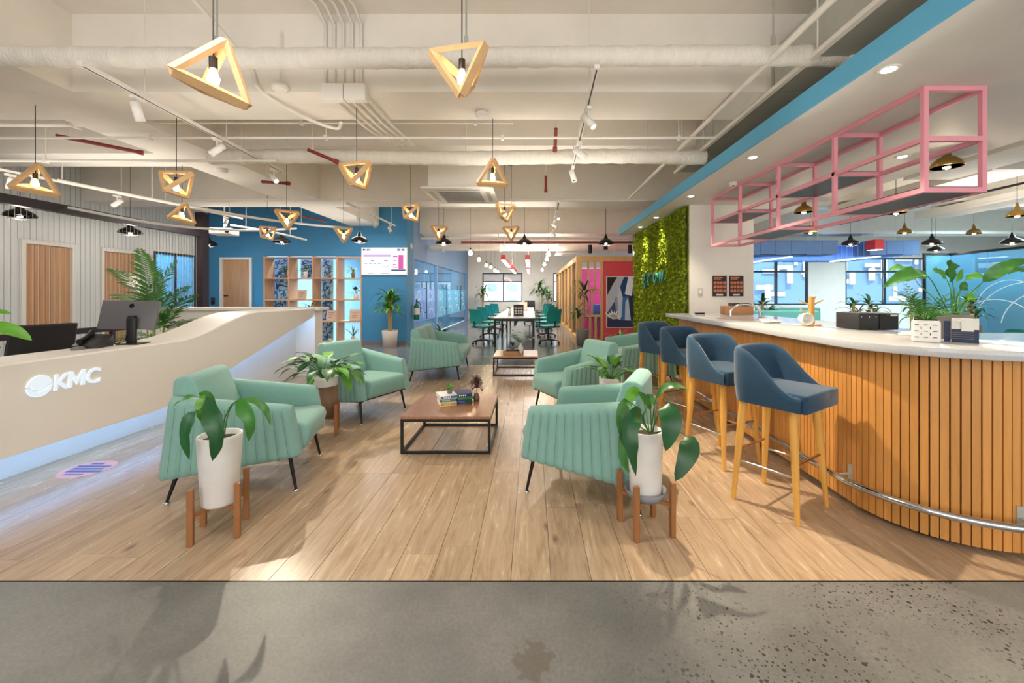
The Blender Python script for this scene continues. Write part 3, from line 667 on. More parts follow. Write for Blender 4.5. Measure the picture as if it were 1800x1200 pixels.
topo = bar_path(.15, 5.86); MB().prism(topo+[(4.3, 2.95), (2.95, 2.95), (2.95, 5.86)], 1.02, 1.07).obj('stone_top', M['quartz'], bar, True, bevel=.006, seg=2)
sm_ = MB().box(-.0168, .0168, 0, .028, .03, 1.018).mesh('slat', M['slat'])
for (p, t) in resample(bar_path(-.028), .0382):
    o = bpy.data.objects.new('slat', sm_); COL.objects.link(o); o.parent = bar
    o.location = (p.x-2.5, p.y-4.0, 0); o.rotation_euler = (0, 0, math.atan2(t.y, t.x)+PI)
for k in range(11):
    o = bpy.data.objects.new('slat', sm_); COL.objects.link(o); o.parent = bar; o.location = (2.08+k*.0382-2.5, 5.72-4.0, 0)
# foot rail, a chrome tube on brackets
rp = [(x, y, .21) for x, y in bar_path(.12, 5.6, 4.3, 18)]
MB().tube(rp, .021, 12).obj('foot_rail', M['chrome'], bar, True)
for (p, t) in resample(bar_path(.12, 5.4), .92):
    nrm = V((t.y, -t.x)) if False else V((-t.y, t.x)); q = p+nrm*.115
    MB().tube([(p.x, p.y, .21), (q.x, q.y, .21)], .007).cb((q.x, q.y, .22), (.03, .008, .10), math.atan2(t.y, t.x)).obj('rail_bracket', M['steel'], bar, True)
# things on the bar ---------------------------------------------------------------
Z = 1.07
fa = E('faucet', (2.32, 4.55, Z), label='chrome arched tap over the bar sink', cat='tap')
MB().tube([(.16, 0, .0), (.16, 0, .07)]+[(.0+.16*math.cos(t), 0, .07+.09*math.sin(t)) for t in [PI*i/14 for i in range(1, 14)]]+[(-.16, 0, .07), (-.16, 0, .03)], .013, 10).obj('spout', M['chrome'], fa)
MB().lathe([(.03, 0), (.03, .015), (.018, .02)], (.16, 0, 0)).tube([(.16, 0, .05), (.22, 0, .08)], .006).obj('base', M['chrome'], fa)
# cup tree with white cups
ct = E('mug_tree', (2.42, 3.62, Z), label='wooden mug tree with pegs on the bar', cat='mug tree')
MB().lathe([(.07, 0), (.07, .012)]).obj('base', M['beech'], ct); MB().cb((0, 0, .13), (.035, .035, .24)).obj('post', M['slat'], ct, bevel=.003)
for a, z in ((160, .17), (20, .17), (200, .09), (60, .20)): MB().tube([(0, 0, z), (.11*math.cos(math.radians(a)), .03*math.sin(math.radians(a)), z+.05)], .006).obj('peg', M['beech'], ct)
cu = E('mug', (2.32, 3.55, Z), label='white round mug hanging against the mug tree on the bar', cat='mug')
MB().lathe([(0, -.035), (.042, -.035), (.052, .02), (.052, .04), (.046, .04), (.04, -.025), (0, -.025)], (0, 0, 0), 20, Matrix.Translation((0, 0, .062)) @ Matrix.Rotation(PI/2, 4, 'X')).obj('bowl', M['potw'], cu)
for i, (x, y) in enumerate(((2.20, 3.9), (2.30, 3.95), (2.26, 4.06))):
    s = E('saucer', (x, y, Z), label=['small white saucer nearest the mug tree', 'small white saucer at the inner end of the saucer row', 'small white saucer farthest back by the tap'][i], cat='saucer', group='saucers beside the tap')
    MB().lathe([(.03, 0), (.055, .014), (.052, .018), (.028, .006), (0, .006)]).obj('dish', M['potw'], s); MB().lathe([(.02, .008), (.03, .03), (.027, .03), (.018, .012), (0, .012)]).obj('cup', M['potw'], s)
# black till / box
tb = E('card_terminal_box', (2.62, 3.28, Z), 0, 'black metal box with a riveted front on the inner edge of the bar', 'box')
MB().cb((0, 0, .065), (.30, .24, .125)).obj('case', M['blackp'], tb, bevel=.006); MB().cb((.075, -.123, .065), (.14, .006, .11)).obj('front_panel', M['black'], tb); MB().cb((.11, -.128, .112), (.05, .004, .012)).obj('label_plate', M['potg'], tb)
b = MB()
for x in (-.13, -.07, -.02): b.lathe([(.004, 0), (0, .004)], (0, 0, 0), 8, Matrix.Translation((x, -.121, .10)) @ Matrix.Rotation(PI/2, 4, 'X'))
b.obj('rivet', M['steel'], tb)
# box of supplies far end
sb = E('wooden_tray', (2.62, 5.35, Z), 0, 'brown wooden tray with a dark lid at the far end of the bar', 'tray')
MB().cb((0, 0, .06), (.36, .14, .11)).obj('tray', M['brownbox'], sb, bevel=.003); MB().cb((.03, 0, .135), (.22, .12, .035)).obj('lid', M['bookk'], sb)
kn = E('serving_knife', (2.12, 5.45, Z), .1, 'dark handled knife lying at the far end of the bar', 'knife')
MB().cb((.07, 0, .014), (.13, .02, .022)).obj('handle', M['black'], kn); MB().cb((-.09, 0, .008), (.2, .025, .004)).obj('blade', M['steel'], kn)
pp = E('paper_stack', (2.70, 2.82, Z), -.1, 'thin stack of white paper on the bar beside the black box', 'paper')
MB().cb((0, 0, .006), (.26, .18, .012)).obj('sheets', M['paper'], pp); MB().cb((.02, .01, .016), (.22, .14, .006)).obj('top_sheet', M['whitetop'], pp)
# card holder, its printed square left plain
ch = E('card_holder', (2.455, 2.37, Z), -.80, 'white and navy printed card holder on the bar', 'card holder')
MB().cb((0, .0, .068), (.108, .05, .136)).obj('card', M['paper'], ch); MB().cb((0, -.027, .038), (.108, .003, .075)).obj('navy_panel', M['navyp'], ch); MB().cb((.01, -.0295, .093), (.05, .002, .055)).obj('printed_square', M['white'], ch)
b = MB()
for k in range(4): b.cb((-.008, -.029, .058-k*.012), (.085, .001, .0035))
b.obj('printed_lines', M['potd'], ch)
MB().cb((-.072, .005, .06), (.026, .04, .118)).obj('dark_side_card', M['navyp'], ch)
# ================================================================ pink hanging shelf
ps = E('hanging_shelf', (2.86, 4.5, 2.75), label='pink steel frame shelf with charcoal trays hanging over the bar', cat='hanging shelf')
YS = [2.84, 3.68, 4.52, 5.35, 6.16]; q = .016
XA, XB = 2.665, 3.06; zA, zM, zC = 2.05, 2.395, 2.735
def pk(*a): return MB().box(*a).obj('bar', M['pink'], ps, True)
for z in (zA, zM, zC):
    for x in (XA, XB): pk(x-q, x+q, YS[0]+q, YS[-1]+q, z-q, z+q)
for y in YS:
    for x in (XA, XB): pk(x-q, x+q, y-q, y+q, zA+q if y != YS[0] else zA-q, zC-q) if y != YS[0] else pk(x-q, x+q, y-q, y+q, zA-q, zC+q)
    for z in (zA, zM, zC): pk(XA+q, XB-q, y-q, y+q, z-q, z+q)
for i, z in ((0, zA), (1, zM), (2, zA), (3, zM)):
    MB().box(XA+q, XB-q, YS[i]+q+.002, YS[i+1]-q-.002, z-.012, z+.03).obj('shelf', M['graysh'], ps, True)
for x in (XA, XB):
    for y in (YS[0], YS[2], YS[4]): MB().box(x-.012, x+.012, y-.012, y+.012, zC+q, 2.7515).obj('fixing', M['pink'], ps, True)
# downlights in the dropped ceiling
DL = [(2.235, 2.62, ''), (2.28, 4.32, ''), (2.30, 6.05, ''), (2.30, 7.74, ''), (2.30, 8.87, ''), (3.80, 4.29, '')]
labs = ['round recessed downlight nearest the camera above the bar curve', 'round recessed downlight above the middle of the bar', 'round recessed downlight beside the far end of the pink shelf', 'round recessed downlight over the near half of the moss wall', 'round recessed downlight over the far end of the moss wall', 'round recessed downlight behind the pink shelf']
for (x, y, _), lb_ in zip(DL, labs):
    d = E('downlight', (x, y, 2.752), label=lb_, cat='downlight', group='downlights over the bar')
    MB().lathe([(.046, -.004), (.062, -.005), (.066, 0), (.048, 0)]).obj('trim_ring', M['white'], d); MB().lathe([(0, -.014), (.03, -.010), (.044, -.003), (.045, -.0005)]).obj('lens', M['downl'], d)
    lamp('SPOT', (x, y, 2.733), 75 if y < 7 else 140, (1, .86, .66) if y < 7 else (1, .93, .66), (-.10 if y < 7 else .10, 0, -1), .025, 88 if y < 7 else 58, .5)
cm = E('dome_camera', (2.55, 5.3, 2.752), label='small white dome camera on the dropped ceiling', cat='camera')
MB().lathe([(0, -.06), (.03, -.052), (.045, -.03), (.05, 0)]).obj('dome', M['white'], cm); MB().lathe([(0, -.012), (.018, 0)], (0, 0, 0), 12, Matrix.Translation((-.012, -.03, -.047))).obj('lens', M['black'], cm)
# ================================================================ lounge chairs
def side_panel(W, s):
    # channel-tufted outer face of an arm; s = +1 / -1 side
    yo, yi = s*W/2, s*(W/2-.115); nch = 13; sub = 5; rows = []
    def outline(u, v):
        xb = -.43+.82*u; xt = -.37+.70*u; zb_ = .165+.085*u; zt_ = .685-.10*u
        return xb+(xt-xb)*v, zb_+(zt_-zb_)*v
    U = []
    for c in range(nch):
        for k in range(sub): U.append(((c+k/sub)/nch, k/sub))
    U.append((1.0, 0))
    VV = [0, .02, .06, .12, .3, .5, .7, .82, .90, .95, .985, 1.0]
    for v in VV:
        r = []
        for u, ph in U:
            x, z = outline(u, v); bul = .017*max(0, math.sin(PI*ph))**.4 if ph else 0
            e = .10; rt = max(0, (v-(1-e))/e); rb = max(0, (.08-v)/.08); ru = max(0, (u-.93)/.07, (.07-u)/.07)
            off = .045*(1-math.sqrt(max(0, 1-min(1, rt)**2))) + .015*rb**2 + .03*(1-math.sqrt(max(0, 1-min(1, ru)**2)))
            fade = max(0, 1-rt*1.4)*max(0, 1-ru)
            r.append((x, yo - s*off + s*bul*fade - s*.01*(1-fade)*0, z))
        rows.append(r)
    b = MB(); n = len(U)
    b.grid(rows if s > 0 else [r[::-1] for r in rows])
    # top round to the inner face, front and back edges, inner face
    inner = []
    for v in VV:
        r = []
        for u, ph in U:
            x, z = outline(u, v); e = .10; rt = max(0, (v-(1-e))/e); ru = max(0, (u-.93)/.07)
            r.append((x, yi + s*.035*(1-math.sqrt(max(0, 1-min(1, rt)**2))) + s*.02*ru, z))
        inner.append(r)
    b.grid([r[::-1] for r in inner] if s > 0 else inner)
    def strip(a, c, flip):
        k = len(a); vs = a+c; fs = [(i, i+1, k+i+1, k+i) if not flip else (i, k+i, k+i+1, i+1) for i in range(k-1)]; b.add(vs, fs, True)
    strip(rows[-1], inner[-1], s < 0); strip(rows[0], inner[0], s > 0)
    strip([r[0] for r in rows], [r[0] for r in inner], s < 0); strip([r[-1] for r in rows], [r[-1] for r in inner], s > 0)
    return b
def seat(name, W, label, split):
    t = E(name, (0, 0, 0), 0, label, 'armchair' if not split else 'sofa')
    for s in (1, -1):
        ar = side_panel(W, s).obj('arm', M['mint'], t); sb_ = MB()
        for c in range(1, 13):
            u = c/13; xb = -.43+.82*u; xt = -.37+.70*u; zb_ = .165+.085*u; zt_ = .685-.10*u
            sb_.tube([(xb+(xt-xb)*v, s*(W/2+.0005), zb_+(zt_-zb_)*v) for v in (.08, .5, .895)], .0028, 4)
        sb_.obj('stitching', M['mintd'], ar)
    w_ = W-.235
    # seat cushion: profile extruded sideways
    prof = [(-.30, .255), (-.30, .43), (.36, .445), (.41, .43), (.425, .38), (.40, .27), (.37, .25)]
    def ext(name, prof, y0, y1, bev=.02, m='mint'):
        n = len(prof); vs = [(x, y0, z) for x, z in prof]+[(x, y1, z) for x, z in prof]
        fs = [tuple(range(n)), tuple(range(2*n-1, n-1, -1))]+[(i, n+i, n+(i+1) % n, (i+1) % n) for i in range(n)]
        return MB().add(vs, fs).obj(name, M[m], t, bevel=bev, seg=3)
    ext('seat_cushion', prof, -w_/2+.002, w_/2-.002, .025)
    back = [(-.305, .40), (-.16, .425), (-.275, .775), (-.31, .80), (-.37, .795), (-.40, .77), (-.405, .60), (-.40, .42)]
    if split:
        ext('back_cushion', back, -w_/2-.03+.03, -.003, .03); ext('back_cushion', back, .003, w_/2, .03)
    else: ext('back_cushion', back, -w_/2+.002, w_/2-.002, .03)
    ext('rear_panel', [(-.415, .18), (-.31, .19), (-.31, .255), (-.31, .40), (-.41, .42), (-.41, .60), (-.425, .60)], -w_/2+.003, w_/2-.003, .008)
    fb_ = MB()
    for s in (1, -1): fb_.tube([(-.40, s*(W/2-.06), .163), (.36, s*(W/2-.06), .238)], .010, 6)
    fb_.tube([(.34, -W/2+.06, .238), (.34, W/2-.06, .238)], .010, 6).tube([(-.38, -W/2+.06, .165), (-.38, W/2-.06, .165)], .010, 6)
    fb_.obj('under_frame', M['black'], t)
    for sx, sy in ((1, 1), (1, -1), (-1, 1), (-1, -1)):
        x0, z0 = (.31, .24) if sx > 0 else (-.35, .17); y0 = sy*(W/2-.075); x1 = x0+sx*.045; y1 = y0+sy*.02
        l = MB().tube([(x0, y0, z0), (x1, y1, .012)], [.014, .009], 10).obj('leg', M['black'], t)
        MB().lathe([(.016, 0), (.018, .004), (.017, .010), (.008, .014)], (x1, y1, 0), 14).obj('foot', M['chrome'], l)
    return t
G1 = 'mint armchairs around the coffee table'
ac = seat('armchair', .745, 'mint green channel-tufted armchair at the front left behind the drooping plant', False)
dup(ac, (-2.03, 3.08, 0), math.radians(13.6), group=G1, first=True)
dup(ac, (-1.93, 4.72, 0), math.radians(-25), 'mint green armchair at the left rear of the near coffee table, turned towards the camera', G1)
dup(ac, (.415, 2.99, 0), math.radians(157), 'mint green armchair at the front right seen from its side, behind the potted plant', G1)
dup(ac, (.50, 4.72, 0), math.radians(207), 'mint green armchair at the right rear with a plant at its side', G1)
so = seat('sofa', 1.40, 'mint green two-seat sofa at the back left, facing the far coffee table', True)
dup(so, (-1.50, 7.03, 0), math.radians(3), group='mint two-seat sofas', first=True)
dup(so, (1.62, 6.62, 0), math.radians(181), 'mint green two-seat sofa at the back right in front of the moss wall', 'mint two-seat sofas')
b = MB(); text(b, 'grow', .07, .002, FR((0, 0, 0), (0, 1, 0), (0, 0, 1)))
lm = b.mesh('script_lettering', M['potbr'])
ld = bpy.data.objects.new('printed_lettering', lm); COL.objects.link(ld); ld.parent = so; ld.location = (-.222, -.42, .60); ld.rotation_euler = (0, -.32, .25)
# ================================================================ bar stools
def stool():
    t = E('bar_stool', (0, 0, 0), 0, 'navy', 'bar stool', 'navy bar stools along the bar')
    n = 36; rows_o = []
    def plan(u, r=1.0):       # u 0..1 around from front-left over the back to front-right
        if u < .30: k = u/.30; return (.235-.33*k, .235-.0*k)
        if u > .70: k = (1-u)/.30; return (.235-.33*k, -.235)
        a = (u-.30)/.40*PI; return (-.095-.155*math.sin(a)**.9, .235*math.cos(a))
    def top(u): k = abs(u-.5)*2; return .745+.255*(1-sm(max(0, (k-.28)/.68)))
    zs = [0, .08, .3, .6, .88, .96, 1.0]
    O = []; I = []
    for i in range(n+1):
        u = i/n; x, y = plan(u); zt_ = top(u); L_ = math.hypot(x, y) or 1
        co_, ci = [], []
        for k in zs:
            z = .655+(zt_-.655)*k; tap = .94+.06*min(1, (z-.655)/.12)
            rd = .02*max(0, (k-.9)/.1)**2 if k > .9 else 0
            co_.append((x*tap-(x/L_)*rd, y*tap-(y/L_)*rd, z)); ci.append((x*tap-(x/L_)*(.045-rd), y*tap-(y/L_)*(.045-rd), z))
        O.append(co_+ci[::-1])
    b = MB().grid([[r[j] for r in O] for j in range(len(O[0]))][::-1], True)
    b.add([O[0][j] for j in range(14)], [tuple(range(14))]); b.add([O[-1][j] for j in range(14)], [tuple(range(14))[::-1]])
    vs = [r[0] for r in O]; b.obj('shell', M['navy'], t)
    pl = [(plan(i/n)[0]*.93, plan(i/n)[1]*.90) for i in range(n+1)]; pl = [(max(-.20, x), y) for x, y in pl]
    pl = [(.255, .20), (.245, .218)]+pl[1:-1]+[(.245, -.218), (.255, -.20)]
    MB().prism(pl[::-1] if False else pl, .652, .762).obj('seat_cushion', M['navy'], t, bevel=.014, seg=3)
    f = {}
    for sx in (1, -1):
        for sy in (1, -1):
            p0, p1 = V((sx*.15, sy*.15, .655)), V((sx*.195, sy*.195, 0))
            MB().tube([p0, p0.lerp(p1, .3), p1], [.026, .025, .0135], 12).obj('leg', M['beech'], t); f[sx, sy] = (p0, p1)
    def at(k, z): p0, p1 = f[k]; return p0.lerp(p1, (.655-z)/.655)
    for sy in (1, -1): MB().tube([at((-1, sy), .26), at((1, sy), .26)], .0075, 8).obj('footrest', M['chrome'], t)
    for sx in (1, -1): MB().tube([at((sx, -1), .33), at((sx, 1), .33)], .0075, 8).obj('footrest', M['copper'], t)
    return t
stl = stool()
for i, (x, y, a, lb_) in enumerate(((1.596, 2.70, -56, 'navy velvet bar stool on beech legs nearest the camera, its whole seat in view'), (1.555, 3.43, -66, 'second navy velvet bar stool from the camera along the bar'),
        (1.57, 4.22, -62, 'third navy velvet bar stool from the camera along the bar'), (1.54, 4.98, -58, 'navy velvet bar stool farthest from the camera, beside the mint sofa'))):
    dup(stl, (x, y, 0), math.radians(a), lb_, first=(i == 0))
# ================================================================ coffee tables
def ctable(w_, d_, h, top, label, loc):
    t = E('coffee_table', loc, 0, label, 'coffee table', 'square coffee tables')
    MB().box(-w_/2, w_/2, -d_/2, d_/2, h-.022, h).obj('table_top', M[top], t, bevel=.002, seg=1)
    r = .011
    for sx in (1, -1):
        for sy in (1, -1):
            MB().box(sx*(w_/2-r)-r, sx*(w_/2-r)+r, sy*(d_/2-r)-r, sy*(d_/2-r)+r, 0, h-.0225).obj('leg', M['black'], t)
    for z in (r, h-.0225-r):
        for s in (1, -1):
            MB().box(-w_/2+2*r, w_/2-2*r, s*(d_/2-r)-r, s*(d_/2-r)+r, z-r, z+r).obj('rail', M['black'], t); MB().box(s*(w_/2-r)-r, s*(w_/2-r)+r, -d_/2+2*r, d_/2-2*r, z-r, z+r).obj('rail', M['black'], t)
    return t
ctable(.755, .76, .315, 'walnut', 'near square coffee table with walnut top and black steel frame', (-.725, 3.885, 0))
ctable(.735, .76, .315, 'oaktop', 'far square coffee table with lighter wood top and black steel frame', (-.27, 7.22, 0))
def book(loc, rz, d, cover, label, group, band=None):
    t = E('book', loc, math.radians(rz), label, 'book', group); w_, dd, h = d
    MB().cb((0, 0, .0025), (w_, dd, .004)).cb((0, 0, h-.0025), (w_, dd, .004)).obj('cover', M['paper' if cover in ('bookb', 'bookt') and band else cover], t); MB().cb((0, -dd/2+.002, h/2), (w_, .004, h-.009)).obj('spine', M[cover], t)
    MB().cb((-.002, .003, h/2), (w_-.006, dd-.008, h-.0095)).obj('pages', M['paper'], t)
    if band: 
        b = MB()
        for k in range(4): b.cb((-w_*.30+k*w_*.12, -dd/2-.0006, h/2), (w_*.07, .001, h*.5))
        b.obj('spine_print', M[band], t)
    return t
T1 = .315; g = 'books stacked on the near coffee table'
book((-.80, 3.93, T1), 22, (.15, .20, .034), 'bookt', 'thick pale book with yellow spine print, bottom left of the near stack', g, 'yellow')
book((-.80, 3.945, T1+.034), 17, (.15, .20, .026), 'bookg', 'green book in the middle of the left pile on the near table', g, 'paper')
book((-.805, 3.94, T1+.060), 26, (.155, .20, .032), 'bookb', 'blue and white book on top of the left pile on the near table', g, 'paper')
book((-.655, 4.01, T1), 14, (.15, .19, .034), 'bookn', 'navy book at the bottom of the right pile on the near table', g, 'bookb')
book((-.655, 4.02, T1+.034), 20, (.15, .19, .026), 'bookg', 'green book in the middle of the right pile on the near table', g)
book((-.66, 4.02, T1+.060), 16, (.15, .19, .030), 'bookn', 'navy book with white lettering, top of the right pile on the near table', g, 'paper')
g = 'books stacked on the far coffee table'
book((-.36, 7.12, T1), 3, (.26, .18, .03), 'bookt', 'tan book at the bottom of the far table stack', g)
book((-.36, 7.13, T1+.03), -2, (.25, .18, .026), 'bookt', 'tan book in the middle of the far table stack', g)
book((-.33, 7.12, T1+.056), 4, (.22, .16, .026), 'bookk', 'dark brown book on top of the far table stack', g)
# ================================================================ plants
def curve(pts, n):
    pts = [V(p) for p in pts]; k = len(pts)-1; out = []
    for i in range(n+1):
        t = i/n*k; j = min(int(t), k-1); f = t-j
        p0, p1, p2, p3 = pts[max(j-1, 0)], pts[j], pts[j+1], pts[min(j+2, k)]
        out.append(.5*((2*p1)+(p2-p0)*f+(2*p0-5*p1+4*p2-p3)*f*f+(3*p1-p0-3*p2+p3)*f**3))
    return out
def leaf(b, pts, W, s0, face=None, n=14, fold=.22, wave=.0, stem_r=.0035, tip=1.0, cup=0):
    P_ = curve(pts, n); i0 = max(0, int(round(s0*n)))
    if i0 > 0: b.tube(P_[:i0+1], [stem_r*(1.25-.5*i/max(1, i0)) for i in range(i0+1)], 5)
    rows = []; m = n-i0
    for i in range(i0, n+1):
        t = (P_[min(i+1, n)]-P_[max(i-1, 0)]).normalized(); s = (i-i0)/m
        up = V(face) if face is not None else V((0, 0, 1))
        sd = t.cross(up)
        if sd.length < .15: sd = t.cross(V((.3, -1, .2)))
        sd.normalize(); nn = sd.cross(t).normalized()
        if nn.dot(up) < 0: nn = -nn
        hw = W/2*max(.0, math.sin(PI*min(1, s**.75*tip)))**.85
        if i == n: hw = .0008
        if i == i0: hw = max(hw, .002)
        wv = wave*hw*math.sin(i*1.9)
        c = P_[i]
        rows.append([c-sd*hw+nn*(fold*hw+wv), c-sd*hw*.55+nn*fold*hw*.7, c, c+sd*hw*.55+nn*fold*hw*.7, c+sd*hw+nn*(fold*hw-wv)])
    return b.grid(rows)
def rleaf(b, base, az, el, ls, lb_, W, droop, n=12, fold=.22, wave=0, stem_r=.003, k=1.4):
    L_ = ls+lb_; p = V(base); pts = [p.copy()]; N_ = 8
    for i in range(N_):
        s = (i+.5)/N_; e = el-droop*s**k; p = p+V((math.cos(az)*math.cos(e), math.sin(az)*math.cos(e), math.sin(e)))*L_/N_; pts.append(p.copy())
    return leaf(b, pts, W, ls/L_, None, n, fold, wave, stem_r)
def pot(t, prof_out, wall=.012, m='potw', soil=.03, n=28, name='pot'):
    r, z = prof_out[-1]; pr = prof_out+[(r-.003, z+.002), (r-wall, z), (r-wall-.002, z-soil-.01), (0, z-soil-.01)]
    MB().lathe([(0, prof_out[0][1])]+pr, n=n).obj(name, M[m], t)
    MB().lathe([(0, z-soil+.006), (r-wall-.02, z-soil+.003), (r-wall-.001, z-soil)], n=n).obj('soil', M['soil'], t)
def stand(loc, rz, hs, hw, label, zc=.165, round_=False):
    t = E('plant_stand', loc, rz, label, 'plant stand', 'wooden plant stands'); q = .0145
    for sx in (1, -1):
        for sy in (1, -1): MB().box(sx*hw-q, sx*hw+q, sy*hw-q, sy*hw+q, 0, hs).obj('leg', M['teak'], t, bevel=.002, seg=1)
    a = hw*math.sqrt(2)
    for k in (0, 1):
        m = Matrix.Rotation(PI/4+k*PI/2, 4, 'Z')
        MB().box(-a+.005, a-.005, -.009, .009, zc-.018-.0*k, zc, m).obj('cross_bar', M['teak'], t)
    return t
def L3(px, py, Y): return P(px, py, Y)
# plant 1: peace lily with hanging leaves, front left
stand((-1.768, 2.37, 0), math.radians(23), .30, .105, 'teak stand under the tall white pot at the front left')
p1 = E('potted_plant', (-1.768, 2.37, .166), 0, 'drooping green plant in a tall white pot at the front left', 'potted plant')
pot(p1, [(.083, 0), (.088, .01), (.108, .37), (.108, .385)], m='potw')
def pleaves(t, origin, specs, mats):
    for i, (pts, W, s0, m, kw) in enumerate(specs):
        b = MB(); leaf(b, [L3(*p)-V(origin) for p in pts], W, s0, **kw); b.obj('leaf', M[m], t)
fr = dict(face=(0.2, -1, .25), wave=.25)
pleaves(p1, p1.location, [
    ([(372, 768, 2.37), (362, 730, 2.35), (356, 698, 2.30), (335, 697, 2.26), (315, 706, 2.24), (301, 718, 2.24)], 0.036, .45, 'leaf', dict(face=(0, -.4, 1), wave=.3)),
    ([(374, 768, 2.36), (368, 715, 2.33), (352, 720, 2.24), (336, 730, 2.20), (325, 765, 2.19), (333, 808, 2.22)], 0.060, .48, 'leafd', fr),
    ([(376, 768, 2.36), (366, 722, 2.34), (362, 696, 2.27), (372, 728, 2.18), (382, 772, 2.16), (373, 810, 2.18)], 0.092, .45, 'leafd', fr),
    ([(380, 768, 2.37), (372, 720, 2.34), (360, 699, 2.30), (353, 720, 2.26), (355, 742, 2.27)], 0.056, .40, 'leafb', fr),
    ([(372, 764, 2.40), (364, 720, 2.42), (357, 694, 2.42), (372, 705, 2.40), (381, 735, 2.38)], 0.056, .35, 'leaf', fr),
    ([(392, 766, 2.38), (395, 735, 2.36), (412, 706, 2.32), (426, 716, 2.28), (440, 742, 2.26), (437, 776, 2.28)], 0.076, .45, 'leaf', fr),
    ([(394, 766, 2.40), (402, 724, 2.42), (420, 704, 2.44), (448, 705, 2.44), (468, 722, 2.42), (476, 748, 2.42)], 0.044, .40, 'leaf', dict(face=(.2, -.6, .8), wave=.3)),
    ([(386, 768, 2.42), (384, 735, 2.46), (375, 710, 2.50), (360, 702, 2.52), (345, 716, 2.52)], 0.040, .5, 'leafd', fr)],
    None)
# plant 2: front right
stand((.651, 2.40, 0), math.radians(12), .30, .108, 'teak stand holding the grey saucer at the front right', zc=.185)
sc_ = E('saucer', (.651, 2.40, .185), 0, 'deep grey plastic saucer under the front right pot', 'saucer')
MB().lathe([(0, 0), (.095, 0), (.118, .05), (.114, .05), (.092, .006), (0, .006)], n=28).obj('dish', M['saucer'], sc_)
p2 = E('potted_plant', (.651, 2.40, .192), 0, 'big-leaved green plant in a white tapered pot at the front right', 'potted plant')
pot(p2, [(.083, 0), (.088, .012), (.099, .36), (.099, .375)], m='potw')
def q4(x, y, Y): return (900+x/2.857, 540+y/2.857, Y)
pleaves(p2, p2.location, [
    ([q4(700, 630, 2.40), q4(708, 545, 2.40), q4(722, 465, 2.36), q4(765, 405, 2.32), q4(820, 392, 2.30), q4(890, 412, 2.30)], 0.050, .40, 'leaf', dict(face=(0, -.6, .9), wave=.1)),
    ([q4(705, 630, 2.38), q4(725, 560, 2.34), q4(760, 495, 2.26), q4(795, 560, 2.20), q4(790, 640, 2.18), q4(772, 722, 2.18)], 0.124, .38, 'leafd', dict(face=(.15, -1, .15), fold=.12)),
    ([q4(715, 630, 2.40), q4(800, 618, 2.34), q4(868, 640, 2.28), q4(892, 690, 2.22), q4(870, 770, 2.18), q4(820, 872, 2.17)], 0.108, .46, 'leafd', dict(face=(-.2, -1, .1), fold=.10, tip=.97)),
    ([q4(690, 630, 2.42), q4(672, 520, 2.42), q4(650, 440, 2.40), q4(612, 425, 2.36), q4(588, 460, 2.33), q4(600, 500, 2.32)], 0.068, .42, 'leafb', dict(face=(0, -1, .2))),
    ([q4(685, 630, 2.38), q4(640, 520, 2.32), q4(575, 470, 2.24), q4(555, 540, 2.20), q4(560, 630, 2.18), q4(572, 715, 2.18)], 0.068, .36, 'leaf', dict(face=(-.2, -1, .1), wave=.2)),
    ([q4(690, 630, 2.36), q4(665, 580, 2.28), q4(625, 530, 2.18), q4(590, 600, 2.12), q4(600, 710, 2.10), q4(622, 845, 2.12)], 0.092, .30, 'leafd', dict(face=(.1, -1, .15), wave=.3)),
    ([q4(700, 630, 2.40), q4(698, 560, 2.38), q4(692, 500, 2.34), q4(660, 450, 2.30), q4(632, 425, 2.28)], 0.044, .45, 'leaf', dict(face=(.3, -1, .3))),
    ([q4(695, 632, 2.36), q4(670, 600, 2.30), q4(640, 565, 2.22), q4(622, 600, 2.18), q4(626, 650, 2.17)], 0.048, .40, 'leaf', dict(face=(0, -1, .1))),
    ([q4(690, 630, 2.36), q4(640, 600, 2.30), q4(600, 580, 2.24), q4(570, 640, 2.2), q4(558, 760, 2.18), q4(590, 830, 2.18)], 0.060, .36, 'leaf', dict(face=(-.4, -1, .1), wave=.2)),
    ([q4(705, 630, 2.44), q4(716, 560, 2.46), q4(712, 490, 2.5), q4(690, 450, 2.54), q4(670, 470, 2.56)], 0.048, .5, 'leaf', dict(face=(0, -1, .2)))], None)
# generic bushy plant maker
def bush(t, z, n, ls, lb_, W, mats, el=(.5, 1.35), droop=(.9, 1.7), spread=.02, rnd=None, fold=.2, wave=.1, nn=10, k=1.4, part='leaf', az0=0, azr=2*PI):
    rnd = rnd or RN
    for i in range(n):
        az = az0+azr*(i*.618034 % 1)+rnd.uniform(-.2, .2); e = rnd.uniform(*el); b = MB(); f = rnd.uniform(.75, 1.15)
        rleaf(b, (math.cos(az)*spread, math.sin(az)*spread, z), az, e, ls*f, lb_*f, W*rnd.uniform(.8, 1.15), rnd.uniform(*droop), nn, fold, wave, k=k)
        b.obj(part, M[rnd.choice(mats)], t)
# plant 3: behind the front left armchair
stand((-1.99, 4.02, 0), math.radians(20), .30, .105, 'teak stand under the brown-sleeved pot between the left armchairs')
p3 = E('potted_plant', (-1.99, 4.02, .166), 0, 'bushy green plant in a white pot with a brown sleeve between the left armchairs', 'potted plant')
pot(p3, [(.10, 0), (.105, .01), (.115, .36), (.115, .385)], m='potw'); MB().lathe([(.104, .002), (.108, .0), (.120, .30), (.116, .30)]).obj('sleeve', M['potbr'], p3)
bush(p3, .37, 44, .22, .21, .085, ['leaf', 'leafd', 'leafb'], el=(.55, 1.45), droop=(1.2, 2.4), wave=.2)
